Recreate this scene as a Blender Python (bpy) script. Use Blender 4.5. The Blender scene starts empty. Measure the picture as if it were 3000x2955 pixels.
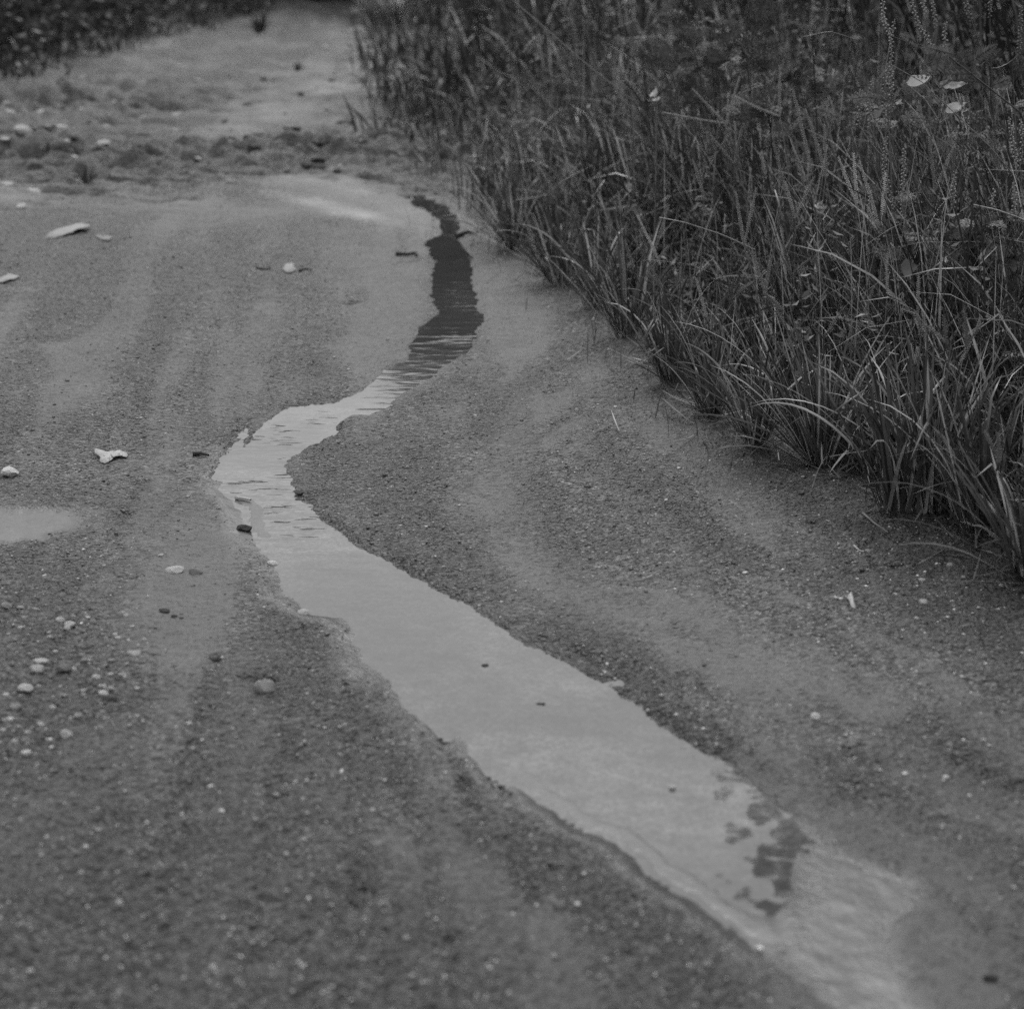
import bpy, math
import numpy as np
from mathutils import Vector

# ------------------------------------------------------------------ camera, sky, sun, exposure
sc = bpy.context.scene
CAM_H, PITCH, FPX = 1.43, math.radians(17.4), 6000.0      # eye height, tilt down, focal length in photo pixels
CU, CV = 1500.0, 1477.5
cam = bpy.data.cameras.new("camera"); camo = bpy.data.objects.new("camera", cam)
sc.collection.objects.link(camo); sc.camera = camo
camo.location = (0, 0, CAM_H); camo.rotation_euler = (math.pi/2 - PITCH, 0, 0)
cam.sensor_fit = 'HORIZONTAL'; cam.sensor_width = 36.0; cam.lens = 36.0*FPX/3000.0
cam.clip_start = 0.05; cam.clip_end = 2000
cam.dof.use_dof = True; cam.dof.focus_distance = 5.0; cam.dof.aperture_fstop = 3.6

SUN_EL, SUN_AZ = math.radians(47), math.radians(6)         # ahead of the camera, behind thin cloud
w = bpy.data.worlds.new("World"); sc.world = w; w.use_nodes = True
nt = w.node_tree; nt.nodes.clear()
def wn(t): return nt.nodes.new(t)
sky = wn('ShaderNodeTexSky'); sky.sky_type = 'NISHITA'; sky.sun_disc = False
sky.sun_elevation = SUN_EL; sky.sun_rotation = SUN_AZ
sky.air_density = 1.0; sky.dust_density = 3.0; sky.ozone_density = 1.0
bw = wn('ShaderNodeRGBToBW'); nt.links.new(sky.outputs[0], bw.inputs[0])
tc = wn('ShaderNodeTexCoord'); sp = wn('ShaderNodeSeparateXYZ'); nt.links.new(tc.outputs['Generated'], sp.inputs[0])
mx = wn('ShaderNodeMath'); mx.operation = 'MAXIMUM'; nt.links.new(sp.outputs[2], mx.inputs[0]); mx.inputs[1].default_value = 0
ov = wn('ShaderNodeMath'); ov.operation = 'MULTIPLY_ADD'; nt.links.new(mx.outputs[0], ov.inputs[0])
ov.inputs[1].default_value = 12.0; ov.inputs[2].default_value = 2.0      # even cloud layer, brighter overhead
ad = wn('ShaderNodeMath'); ad.operation = 'ADD'; nt.links.new(bw.outputs[0], ad.inputs[0]); nt.links.new(ov.outputs[0], ad.inputs[1])
bg = wn('ShaderNodeBackground'); nt.links.new(ad.outputs[0], bg.inputs[0]); bg.inputs[1].default_value = 0.13
wo = wn('ShaderNodeOutputWorld'); nt.links.new(bg.outputs[0], wo.inputs[0])

sun = bpy.data.lights.new("sun", 'SUN'); suno = bpy.data.objects.new("sun", sun); sc.collection.objects.link(suno)
sun.energy = 1.5; sun.angle = math.radians(16); sun.color = (1, 1, 1)
sd_ = Vector((math.sin(SUN_AZ)*math.cos(SUN_EL), math.cos(SUN_AZ)*math.cos(SUN_EL), math.sin(SUN_EL)))
suno.rotation_euler = sd_.to_track_quat('Z', 'Y').to_euler(); suno.location = (0, 0, 12)

sc.view_settings.view_transform = 'Standard'; sc.view_settings.look = 'None'
sc.view_settings.exposure = -0.36; sc.view_settings.gamma = 1.0; sc.view_settings.use_curve_mapping = False
sc.render.engine = 'CYCLES'
sc.cycles.use_denoising = False
sc.cycles.max_bounces = 6; sc.cycles.transparent_max_bounces = 6
sc.cycles.sample_clamp_indirect = 4.0

# ------------------------------------------------------------------ photo pixel -> place
CT, ST = math.cos(PITCH), math.sin(PITCH)
def ray(u, v):
    a = (np.asarray(u, float)-CU)/FPX; b = -(np.asarray(v, float)-CV)/FPX
    return a, CT + b*ST, -ST + b*CT                        # world direction (x, y, z)
def G(u, v, z=0.0):                                        # where the pixel's ray meets height z
    dx, dy, dz = ray(u, v); k = (z-CAM_H)/dz
    return np.stack([dx*k, dy*k], -1)
def PY(u, v, y):                                           # point of the ray over world y
    dx, dy, dz = ray(u, v); k = y/dy
    return np.array([dx*k, y, CAM_H+dz*k])
def pxm(v):                                                # photo pixels per metre on the ground at row v
    return (v+403.0)*CT/CAM_H
rng = np.random.default_rng(7)

# ------------------------------------------------------------------ noise
def _h(ix, iy, seed):
    n = (ix.astype(np.int64)*374761393 + iy.astype(np.int64)*668265263 + seed*1442695041) & 0xFFFFFFFF
    n = ((n ^ (n >> 13))*1274126177) & 0xFFFFFFFF
    n = ((n ^ (n >> 16))*2246822519) & 0xFFFFFFFF
    return ((n ^ (n >> 15)) & 0xFFFFFF)/8388607.5 - 1.0
def vn(x, y, seed=0):
    xi = np.floor(x); yi = np.floor(y); fx = x-xi; fy = y-yi
    fx = fx*fx*(3-2*fx); fy = fy*fy*(3-2*fy)
    a = _h(xi, yi, seed); b = _h(xi+1, yi, seed); c = _h(xi, yi+1, seed); d = _h(xi+1, yi+1, seed)
    return a+(b-a)*fx + (c-a)*fy + (a-b-c+d)*fx*fy
def fbm(x, y, sc_, oct=4, seed=0, gain=.5):
    s = 0; a = 1; n = 0
    for i in range(oct):
        s = s + a*vn(x*sc_ + 17.3*i, y*sc_ - 9.1*i, seed+i); n += a; a *= gain; sc_ *= 2.03
    return s/n
def ss(a, b, x):
    t = np.clip((x-a)/(b-a), 0, 1); return t*t*(3-2*t)

# ------------------------------------------------------------------ traced outlines (photo pixels)
LEFT = [(1180,577),(1200,597),(1240,612),(1292,650),(1285,690),(1234,716),(1271,756),(1265,848),(1268,889),(1286,921),(1239,950),(1208,999),
 (1187,1045),(1130,1082),(1055,1143),(991,1178),(847,1189),(789,1227),(743,1259),(714,1305),(662,1345),(647,1391),(650,1426),
 (696,1461),(731,1501),(734,1553),(754,1599),(800,1657),(811,1690),(838,1747),(931,1794),(1001,1806),(1048,1848),(1079,1910),
 (1117,1988),(1179,2066),(1273,2128),(1335,2159),(1397,2213),(1490,2280),(1593,2344),(1702,2398),(1795,2445),(1888,2523),
 (1997,2592),(2105,2662),(2183,2732),(2237,2802),(2338,2864),(2431,2955),(2500,3060),(2580,3250)]
RIGHT = [(1236,570),(1300,598),(1345,640),(1338,690),(1355,712),(1381,756),(1387,831),(1398,877),(1416,935),(1395,981),(1372,1027),(1320,1062),(1268,1103),(1193,1149),
 (1124,1195),(1072,1218),(1020,1230),(985,1250),(1003,1264),(956,1282),(904,1313),(847,1357),(858,1409),(870,1449),(916,1472),
 (945,1519),(1008,1559),(1055,1605),(1147,1651),(1239,1698),(1280,1728),(1358,1767),(1436,1817),(1498,1856),(1601,1910),
 (1694,1964),(1787,2018),(1849,2057),(1935,2119),(2028,2181),(2121,2235),(2198,2298),(2260,2360),(2338,2398),(2408,2460),
 (2470,2510),(2586,2556),(2680,2590),(2690,2640),(2600,2748),(2640,2848),(2700,2955),(2760,3060),(2840,3250)]
POLY_S = G(*np.array(LEFT + RIGHT[::-1], float).T)
POLY_P = G(*np.array([(-160,1512),(-60,1500),(30,1503),(110,1500),(190,1506),(218,1528),(200,1552),(150,1562),(120,1582),(60,1580),(20,1592),(-80,1588),(-170,1570)], float).T)

def sdist(x, y, poly, rmax=0.7):                           # signed distance to outline, negative inside
    d = np.full(x.shape, rmax); b0 = poly.min(0)-rmax; b1 = poly.max(0)+rmax
    m = (x > b0[0]) & (x < b1[0]) & (y > b0[1]) & (y < b1[1])
    px, py = x[m], y[m]; dd = np.full(px.shape, rmax**2); ins = np.zeros(px.shape, bool)
    q = np.roll(poly, -1, 0)
    for (ax, ay), (bx, by) in zip(poly, q):
        ex, ey = bx-ax, by-ay
        t = np.clip(((px-ax)*ex+(py-ay)*ey)/(ex*ex+ey*ey+1e-12), 0, 1)
        dd = np.minimum(dd, (px-ax-t*ex)**2+(py-ay-t*ey)**2)
        if ay != by:
            c = ((ay > py) != (by > py)) & (px < (bx-ax)*(py-ay)/(by-ay)+ax); ins ^= c
    r = np.sqrt(dd); r[ins] *= -1; d[m] = r
    return d
def stroke(x, y, pts, wd):                                 # soft brush along a pixel polyline, wd metres
    p = G(*np.array(pts, float).T); out = np.zeros(x.shape)
    b0 = p.min(0)-2.6*wd; b1 = p.max(0)+2.6*wd
    m = (x > b0[0]) & (x < b1[0]) & (y > b0[1]) & (y < b1[1])
    px, py = x[m], y[m]; dd = np.full(px.shape, 1e3)
    for (ax, ay), (bx, by) in zip(p[:-1], p[1:]):
        ex, ey = bx-ax, by-ay
        t = np.clip(((px-ax)*ex+(py-ay)*ey)/(ex*ex+ey*ey+1e-12), 0, 1)
        dd = np.minimum(dd, (px-ax-t*ex)**2+(py-ay-t*ey)**2)
    out[m] = np.exp(-dd/(wd*wd)); return out

SILT = [([(1200,790),(1130,930),(1060,1060)],.13,1),([(1330,740),(1000,690),(1150,860)],.22,.7),([(950,1090),(870,1150)],.08,.5),([(300,600),(700,640),(1000,620)],.30,.8),([(900,600),(1080,640)],.10,1.2),
 ([(1430,760),(1470,900),(1500,1060)],.10,.9),([(1400,1080),(1560,1190),(1500,1330),(1440,1450)],.09,.7),([(1440,1450),(1500,1640),(1650,1760),(1900,1840)],.10,.8),
 ([(1650,1760),(2000,1930),(2300,2010)],.08,.5),([(160,1040),(200,1110)],.05,.9),([(640,1600),(560,1750),(600,1900),(760,2160)],.09,.5),([(760,2160),(700,2500),(640,2900)],.08,.35),
 ([(300,2250),(120,2420),(40,2600)],.10,.45),([(1000,120),(900,240),(760,370),(620,400)],.55,1),([(1080,120),(1060,260)],.6,1.3),([(200,260),(500,200),(800,140)],.8,.6),
 ([(20,580),(100,600)],.25,.9),([(860,540),(1000,580),(1230,640)],.28,1),([(1300,640),(1400,700)],.10,.7),([(1600,860),(1560,960)],.10,.4),([(2300,2800),(2500,2900)],.12,.5),([(840,1900),(700,1950),(560,2100)],.07,.5),
 ([(1160,2480),(1230,2700),(1250,2900)],.05,.3),([(40,1530),(180,1540)],.12,.9)]
DARK = [([(420,760),(380,900),(330,1100)],.20,.7),([(800,780),(760,950),(820,1100)],.14,.6),([(930,1850),(900,1960),(1000,2080)],.09,1),([(1100,1330),(1250,1450),(1300,1600)],.14,.6),([(1450,1120),(1640,1260),(1900,1500),(2200,1700)],.12,.6),
 ([(2050,1180),(2300,1420),(2600,1580),(3000,1780)],.17,1.2),([(2500,1700),(2800,1850)],.16,.8),([(2700,2180),(2950,2330)],.08,1.1),([(900,2700),(1250,2800),(1500,2950)],.13,.7),([(1600,1860),(1800,1990),(2000,2120),(2250,2300)],.035,.9),  # first stroke paints the grass's shade along its foot, mixed with damp sand
 ([(300,2560),(560,2500)],.06,.7),([(1500,2450),(1900,2650),(2150,2850)],.10,.6),([(60,1700),(150,1950),(250,2100),(60,2250)],.15,1.0),([(2450,2380),(2700,2500),(2960,2620)],.12,.45),([(0,1440),(90,1460)],.08,.6),([(250,1250),(500,1200),(680,1280)],.14,.4),
 ([(700,500),(900,480),(1200,440),(1320,480)],.35,.5),([(1340,700),(1420,740)],.08,.8)]
RUTS = [([(900,1850),(850,2200),(760,2600),(700,2950)],.018,.005),([(1010,2010),(1040,2350),(1060,2700)],.016,.005),([(640,1950),(560,2300),(470,2750)],.022,.005),([(1190,2260),(1260,2550),(1340,2900)],.018,.006),([(800,1500),(700,1250),(760,1000)],.02,.0) if False else ([(420,1150),(400,1400),(330,1700)],.02,.004),([(1290,2130),(1330,2230),(1385,2365)],.012,.011),([(1410,2200),(1485,2350)],.014,.008),([(1508,2500),(1540,2600),(1575,2690)],.012,.009),([(1050,2640),(1075,2720)],.012,.008),
 ([(2720,2610),(2820,2660),(2900,2760)],.015,.005),([(1620,1890),(1760,1960),(1900,2060)],.02,.007),([(470,1380),(560,1420)],.012,.005),([(720,1240),(640,1400)],.02,.006),([(330,1560),(420,1420)],.02,.004),([(2380,1560),(2440,1590)],.012,.008),([(2520,1650),(2580,1690),(2680,1690)],.012,.008),
 ([(740,2008),(790,2015)],.014,.016),([(1000,905),(1060,885)],.02,.010),([(920,1070),(930,1110)],.02,.008),([(900,1160),(920,1165)],.02,.010),([(2820,2240),(2990,2330)],.025,.012)]

PALE = [([(1095,90),(1085,180),(1050,290)],.40,1.2),([(860,290),(760,380),(640,405)],.22,.55),([(480,150),(620,130),(820,80)],.35,.4),([(900,596),(1000,622),(1090,645)],.09,.9),([(0,580),(110,600)],.22,.6),([(700,110),(860,90)],.5,.5),([(420,575),(560,600)],.2,.45),([(760,380),(900,300)],.3,.35)]
def terrain(x, y):
    """height, silt (fine pale mud), damp (coarse dark wet sand, plus painted-in vignette and grass shade) of the track at world x, y"""
    s1 = sdist(x, y, POLY_S); s2 = sdist(x, y, POLY_P); s = np.minimum(s1, s2)
    s = s + ss(.4, 0, np.abs(s))*(.016*fbm(x, y, 9, 2, 21) + .008*fbm(x, y, 34, 2, 22))
    silt = np.zeros(x.shape); damp_shade = np.zeros(x.shape)
    for p, wd, a in SILT: silt = np.maximum(silt, a*stroke(x, y, p, wd))
    for p, wd, a in DARK: damp_shade = np.maximum(damp_shade, a*stroke(x, y, p, wd))
    big = fbm(x, y, .9, 3, 3); mid = fbm(x, y, 4.5, 3, 11)
    xs_ = x + .07*y + .05*fbm(x, y, .8, 2, 14); sl_ = np.where(s < .68, s, .68 + x*.6)
    stk = .75*fbm(xs_*6, y*.5, 1.0, 3, 31, .6) + .55*fbm(sl_*9, y*.7, 1.0, 3, 33, .6)*ss(-.5, -.1, x)       # wheel marks drawn out along the track
    silt = np.clip(silt + .22*ss(.05, .45, mid) + .18*ss(.1, .5, big) + .8*ss(-.02, .38, stk) - .35*damp_shade + .45*ss(.05, .0, s)*ss(-.2, .3, mid), 0, 1)
    damp_shade = np.clip(damp_shade + .35*ss(.1, .5, fbm(x, y, 3.1, 3, 29)) + .85*ss(.05, -.32, stk) + .6*ss(3.9, 2.7, y), 0, 1)  # last term paints lens vignetting into the near sand, along with some wetness
    fade = ss(0.02, .45, s)
    z = .003 + .006*ss(.0, .045, s) + .020*ss(.02, .6, s) + fade*(.022*big + .008*mid + .004*fbm(x, y, 14, 2, 5))
    lb = np.minimum(1, 1.3*stroke(x, y, LEFT[20:50], .10))*(.55+.6*ss(-.3, .3, fbm(x, y, 5, 2, 93)))
    z -= (1-lb)*(.012*ss(0, .08, -s) + .004*(s < 0)) + lb*(.011*ss(.02, .11, -s) + .0031*(s < 0))
    z = np.where(s > 0, z - lb*.0045*ss(.07, .0, s), z)
    film = np.clip(lb*ss(.11, .0, s)*1.0 + ss(.05, -.01, s2), 0, 1); silt = np.clip(np.maximum(silt, film), 0, 1)
    lipn = .35+.9*ss(-.25, .35, fbm(x, y, 6, 2, 94))
    z += .008*ss(0, .018, s)*stroke(x, y, RIGHT[14:44], .09)*lipn + fade*.009*stk
    sh = 1.25*np.maximum(stroke(x, y, [(2500,2470),(2500,2640),(2440,2800),(2500,2950),(2560,3250)], .11), stroke(x, y, [(2620,2560),(2660,2700),(2680,3250)], .15))              # silted shallows by the near bank
    fl_ = np.maximum(np.minimum(1, 1.4*sh), (s2 < 0)*.97); flat = .0009 + .0034*fbm(x, y, 7, 4, 87, .6) + .0016*(s2 < 0)
    z = np.where(s < 0, z*(1-fl_) + flat*fl_, z); silt = np.maximum(silt, np.minimum(1, 1.2*sh)); film = np.clip(np.maximum(film, .8*sh*ss(.04, -.03, s)), 0, 1)
    fst = np.maximum(stroke(x, y, [(1300,690),(1180,668),(1050,640),(900,603),(790,575)], .10), .8*stroke(x, y, [(1300,660),(1150,600),(1000,560),(860,545)], .16))*(.5+.7*ss(-.2, .3, fbm(x*.6, y, 4, 2, 97)))
    film = np.maximum(film, np.minimum(1, fst)); silt = np.maximum(silt, np.minimum(1, fst))
    coarse = np.clip(1-silt, 0, 1)
    grain = fbm(x, y, 70, 2, 41, .7)
    z += (.0010 + .0034*coarse*(.5+.8*damp_shade))*grain*np.where(s < 0, .4, 1)*(1-.9*film)
    z += .0042*coarse*np.clip(vn(x*38, y*38, 77)-.35, 0, 1)*fade
    for p, wd, dpt in RUTS:
        k_ = stroke(x, y, p, wd)*(.6+.6*vn(x*40, y*40, 8)); z -= 1.7*dpt*k_
        if dpt > 0: damp_shade = np.clip(damp_shade+.8*k_, 0, 1); silt = np.clip(silt-.8*k_, 0, 1)
    # the churned band further up the track
    band = stroke(x, y, [(-500,470),(300,470),(700,470),(1000,440),(1300,470)], 1.05)*ss(8.0, 8.9, y)
    band = np.maximum(band, .75*stroke(x, y, [(-700,330),(0,330),(330,300)], 1.1))
    band *= 1-.8*np.minimum(1, stroke(x, y, [(860,540),(1000,580),(1230,640)], .35))
    band *= 1-.85*np.minimum(1, stroke(x, y, [(1000,180),(900,260),(740,385)], .55))
    cl = np.abs(fbm(x*.55, y*.9, 3.0, 4, 55, .6)); cl2 = np.abs(fbm(x*.6, y*.8, 8.0, 3, 58, .65))
    crk = ss(.13, .02, np.abs(fbm(x*.45+.1*cl, y*.95, 3.6, 3, 56, .6)))*ss(-.35, .2, fbm(x, y, 1.5, 2, 57))
    z += band*(.15*(cl-.2) + .13*(cl2-.2) - .08*crk); damp_shade = np.clip(damp_shade + band*(.9*ss(.2, .05, cl2) + 1.2*crk), 0, 1); silt = np.clip(silt - .4*band*ss(.25, .1, cl2), 0, 1)
    far = ss(9, 14, y); crf = far*ss(.12, .0, np.abs(fbm(x*.4, y, 2.0, 3, 78, .6)))*ss(-.3, .25, fbm(x, y, .9, 2, 79)); z -= .035*crf; damp_shade = np.clip(damp_shade+.9*crf, 0, 1); silt = np.clip(silt-.8*crf, 0, 1); damp_shade = np.clip(damp_shade + far*1.2*ss(-.05, .4, fbm(x*.5, y, 1.7, 4, 71, .65)), 0, 1); silt = np.clip(silt - far*.9*ss(-.15, .3, fbm(x*.5, y, 2.1, 4, 73, .65)), 0, 1)
    damp_shade = np.clip(damp_shade + far*1.3*ss(.05, .4, fbm(x*.4, y, 3.8, 4, 76, .7)), 0, 1); silt = np.clip(silt - far*.9*ss(.0, .4, fbm(x*.4, y, 3.8, 4, 76, .7)), 0, 1)
    z += far*(.05*fbm(x, y, 1.3, 3, 63) + .07*fbm(x*.6, y*.8, 5, 3, 66, .6))
    # banks under the vegetation rise a little
    z += .10*ss(.1, 1.6, x - edge_x(y)) + .16*ss(0, 1.5, (-3.1 - .45*(16.5-y)*(y > 10)*.35) - x)*(y > 9)
    pale = np.zeros(x.shape)
    for p, wd, a in PALE: pale = np.maximum(pale, a*stroke(x, y, p, wd))
    pale *= .6+.6*ss(-.3, .3, fbm(x*.6, y, 5, 3, 101))
    return z, silt, damp_shade, s, film, pale
EDGE = G(*np.array([(3150,1840),(2998,1735),(2860,1590),(2718,1540),(2617,1536),(2500,1450),(2400,1395),(2290,1360),(2198,1329),(2080,1230),(1966,1148),
  (1834,1003),(1740,900),(1640,830),(1500,735),(1400,690),(1370,600),(1290,545),(1180,470),(1112,380),(1092,200),(1085,60)], float).T)
_eo = np.argsort(EDGE[:, 1]); EY, EX = EDGE[_eo, 1], EDGE[_eo, 0]
def edge_x(y):                                             # where the grass begins on the right of the track
    y = np.asarray(y, float); e = np.interp(y, EY, EX)
    return np.where(y < EY[0], EX[0] + (EY[0]-y)*.55, np.where(y > EY[-1], EX[-1], e))
GRID = {}
def gz(x, y):                                              # height of the built ground sheet under a point
    ys, ts, Z = GRID['ys'], GRID['ts'], GRID['z']; x, y = float(x), float(y)
    i = int(np.clip(np.searchsorted(ys, y)-1, 0, len(ys)-2)); f = (y-ys[i])/(ys[i+1]-ys[i])
    t = x/(.30*max(y, 1.5)+.28); j = int(np.clip(np.searchsorted(ts, t)-1, 0, len(ts)-2)); g = (t-ts[j])/(ts[j+1]-ts[j])
    return float((1-f)*((1-g)*Z[i, j]+g*Z[i, j+1]) + f*((1-g)*Z[i+1, j]+g*Z[i+1, j+1]))

# ------------------------------------------------------------------ mesh helpers
class MB:
    def __init__(s): s.v, s.t, s.q, s.r, s.n = [], [], [], [], 0
    def add(s, v, tone, quads=None, tris=None):
        v = np.asarray(v, float).reshape(-1, 3)
        if quads is not None and len(quads): s.q.append(np.asarray(quads, np.int64)+s.n)
        if tris is not None and len(tris): s.r.append(np.asarray(tris, np.int64)+s.n)
        s.v.append(v); s.t.append(np.broadcast_to(np.asarray(tone, float), (len(v),))); s.n += len(v)
    def mesh(s, name, smooth=True):
        v = np.concatenate(s.v); me = bpy.data.meshes.new(name)
        q = np.concatenate(s.q) if s.q else np.zeros((0, 4), np.int64)
        r = np.concatenate(s.r) if s.r else np.zeros((0, 3), np.int64)
        me.vertices.add(len(v)); me.vertices.foreach_set('co', v.astype(np.float32).ravel())
        nl = 4*len(q)+3*len(r); me.loops.add(nl)
        me.loops.foreach_set('vertex_index', np.concatenate([q.ravel(), r.ravel()]).astype(np.int32))
        me.polygons.add(len(q)+len(r))
        st = np.concatenate([np.arange(len(q))*4, 4*len(q)+np.arange(len(r))*3]).astype(np.int32)
        me.polygons.foreach_set('loop_start', st)
        me.polygons.foreach_set('use_smooth', np.full(len(q)+len(r), smooth))
        a = me.attributes.new('tone', 'FLOAT', 'POINT'); a.data.foreach_set('value', np.concatenate(s.t).astype(np.float32))
        me.update(calc_edges=True); me.validate(); return me
    def build(s, name, mat, parent=None, smooth=True, origin=None):
        me = s.mesh(name, smooth); me.materials.append(mat)
        o = bpy.data.objects.new(name, me); sc.collection.objects.link(o)
        if parent is not None:
            o.parent = parent; o.matrix_parent_inverse = parent.matrix_basis.inverted() if False else o.matrix_parent_inverse
        return o
def tag(o, label=None, cat=None, group=None, kind=None):
    if label: o['label'] = label
    if cat: o['category'] = cat
    if group: o['group'] = group
    if kind: o['kind'] = kind
    return o
def thing(name, label, cat, loc, group=None):
    o = bpy.data.objects.new(name, None); sc.collection.objects.link(o); o.location = loc
    o.empty_display_size = .05
    return tag(o, label, cat, group)

def nrm(a): return a/(np.linalg.norm(a, axis=-1, keepdims=True)+1e-12)
def tube(mb, pts, rad, tone, sides=5):
    pts = np.asarray(pts, float); n = len(pts); rad = np.broadcast_to(np.asarray(rad, float), (n,))
    d = nrm(np.gradient(pts, axis=0)); ref = np.array([.31, .2, .93]) if abs(d[0, 2]) < .9 else np.array([1., .1, 0])
    a = nrm(np.cross(d, ref)); b = np.cross(d, a)
    th = np.linspace(0, 2*np.pi, sides, endpoint=False)
    v = pts[:, None] + rad[:, None, None]*(a[:, None]*np.cos(th)[None, :, None] + b[:, None]*np.sin(th)[None, :, None])
    i, j = np.meshgrid(np.arange(n-1), np.arange(sides), indexing='ij'); k = (j+1) % sides
    q = np.stack([i*sides+j, i*sides+k, (i+1)*sides+k, (i+1)*sides+j], -1).reshape(-1, 4)
    mb.add(v, tone, quads=q)
def bez(p0, p1, p2, n=10):
    t = np.linspace(0, 1, n)[:, None]; p0, p1, p2 = map(np.asarray, (p0, p1, p2))
    return (1-t)**2*p0 + 2*t*(1-t)*p1 + t*t*p2
def blades(mb, base, az, lean, curl, length, width, tone, nseg=6, kinkp=None, kinka=None, tw=None, fold=0, zmin=None):
    N = len(base); S = nseg+1; t = np.linspace(0, 1, S)[None]
    th = lean[:, None] + curl[:, None]*t**1.6
    if kinkp is not None: th = th + kinka[:, None]*(t > kinkp[:, None])
    d = np.stack([np.sin(th)*np.cos(az)[:, None], np.sin(th)*np.sin(az)[:, None], np.cos(th)], -1)
    step = (length/nseg)[:, None, None]
    pos = base[:, None] + np.concatenate([np.zeros((N, 1, 3)), np.cumsum(d[:, :-1]*step, 1)], 1)
    if zmin is not None: pos[..., 2] = np.maximum(pos[..., 2], zmin[:, None]+.004+.01*t)
    side = np.stack([-np.sin(az), np.cos(az), 0*az], -1)[:, None] + 0*d
    nr = np.cross(d, side)
    if tw is not None:
        c, s_ = np.cos(tw[:, None, None]*t[..., None]), np.sin(tw[:, None, None]*t[..., None]); side, nr = side*c+nr*s_, nr*c-side*s_
    w_ = (width[:, None]*(1-t)**.6*(.6+.8*t)*.5)[..., None]
    if fold:
        v = np.stack([pos-side*w_, pos+nr*w_*fold*2, pos+side*w_], 2); m = 3
    else:
        v = np.stack([pos-side*w_, pos+side*w_], 2); m = 2
    i, j = np.meshgrid(np.arange(N), np.arange(nseg), indexing='ij'); b0 = (i*S+j)*m
    q = [np.stack([b0+k, b0+k+1, b0+m+k+1, b0+m+k], -1).reshape(-1, 4) for k in range(m-1)]
    tn = (np.asarray(tone)[:, None, None]*(1+.7*np.exp(-9*t))[..., None]*np.ones((1, 1, m))).ravel()
    mb.add(v, tn, quads=np.concatenate(q))
def seeds(mb, pts, size, gap, tone, out=.5, phyl=math.pi, fat=.45, rad0=.0015, jit=.3, droop=0.0):
    """little husks set along an axis, alternating (grass spike) or spiralling (weed raceme)"""
    pts = np.asarray(pts, float); seg = np.linalg.norm(np.diff(pts, axis=0), axis=1); L = np.concatenate([[0], np.cumsum(seg)])
    n = max(3, int(L[-1]/gap)); l = np.linspace(0, L[-1]*.995, n)
    p = np.stack([np.interp(l, L, pts[:, k]) for k in range(3)], -1); ax = nrm(np.gradient(p, axis=0))
    ref = np.array([0.1, 1., 0.05]); a = nrm(np.cross(ax, ref)); b = np.cross(ax, a)
    ph = np.arange(n)*phyl + rng.normal(0, jit, n)
    o = a*np.cos(ph)[:, None]+b*np.sin(ph)[:, None]
    taper = (.65+.35*np.sin(np.pi*np.clip(np.linspace(.1, 1.0, n), 0, 1)))*rng.uniform(.8, 1.2, n)
    dirn = nrm(ax*(1-out)+o*out + np.array([0, 0, -droop])); sd = nrm(np.cross(dirn, ax+.01)); up = np.cross(dirn, sd)
    h = size*taper[:, None]; base = p+o*rad0
    v = np.stack([base, base+dirn*h*.45+sd*h*fat*.5, base+dirn*h*.45+up*h*fat*.5, base+dirn*h*.45-sd*h*fat*.5, base+dirn*h*.45-up*h*fat*.5, base+dirn*h], 1)
    f0 = np.array([[0,2,1],[0,3,2],[0,4,3],[0,1,4],[5,1,2],[5,2,3],[5,3,4],[5,4,1]])
    tr = (np.arange(n)*6)[:, None, None]+f0[None]
    mb.add(v, np.repeat(tone*rng.uniform(.75, 1.25, n), 6), tris=tr.reshape(-1, 3))
    tube(mb, pts, rad0, tone*.8, 4)
def frond(mb, p0, dirn, length, pairs, ll, lw, tone, sub=0, up=(0, 0, 1), curl=.5):
    """pinnate or twice-pinnate leaf"""
    dirn = nrm(np.asarray(dirn, float)); up = np.asarray(up, float)
    p0 = np.asarray(p0, float); end = p0+dirn*length-np.array([0, 0, curl*length*.4])
    pts = bez(p0, p0+dirn*length*.6, end, 8); tube(mb, pts, np.linspace(.0011, .0004, 8), tone*.8, 3)
    t = np.linspace(.15, 1, pairs); q = np.stack([np.interp(t, np.linspace(0, 1, 8), pts[:, k]) for k in range(3)], -1)
    ax = nrm(np.gradient(q, axis=0)); sdv = nrm(np.cross(ax, up)); nv = np.cross(sdv, ax)
    for sg in (-1, 1):
        ld = nrm(ax*.55+sdv*sg*.85 + nv*rng.uniform(-.25, .25, (pairs, 1)))
        ln = ll*np.sin(np.pi*np.clip(.2+.75*t, 0, 1))[:, None]*rng.uniform(.8, 1.15, (pairs, 1))
        if not sub:
            pp = nrm(np.cross(ld, nv)); v = np.stack([q, q+ld*ln*.5+pp*lw*.5, q+ld*ln-nv*ln*.12, q+ld*ln*.5-pp*lw*.5], 1)
            mb.add(v, np.repeat(tone*rng.uniform(.8, 1.2, pairs), 4), quads=(np.arange(pairs)*4)[:, None]+np.arange(4)[None])
        else:
            pp = nrm(np.cross(ld, nv))
            for k in range(sub):
                f = (k+.6)/sub; b = q+ld*ln*f-nv*ln*.15*f*f
                for s2 in (-1, 1):
                    d2 = nrm(ld*.7+pp*s2*.7+nv*rng.uniform(-.3, .3, (pairs, 1))); l2 = ln*.42*(1.1-.6*f); p2 = nrm(np.cross(d2, nv))
                    v = np.stack([b, b+d2*l2*.5+p2*lw*.5, b+d2*l2, b+d2*l2*.5-p2*lw*.5], 1)
                    mb.add(v, np.repeat(tone*rng.uniform(.75, 1.25, pairs), 4), quads=(np.arange(pairs)*4)[:, None]+np.arange(4)[None])

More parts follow.
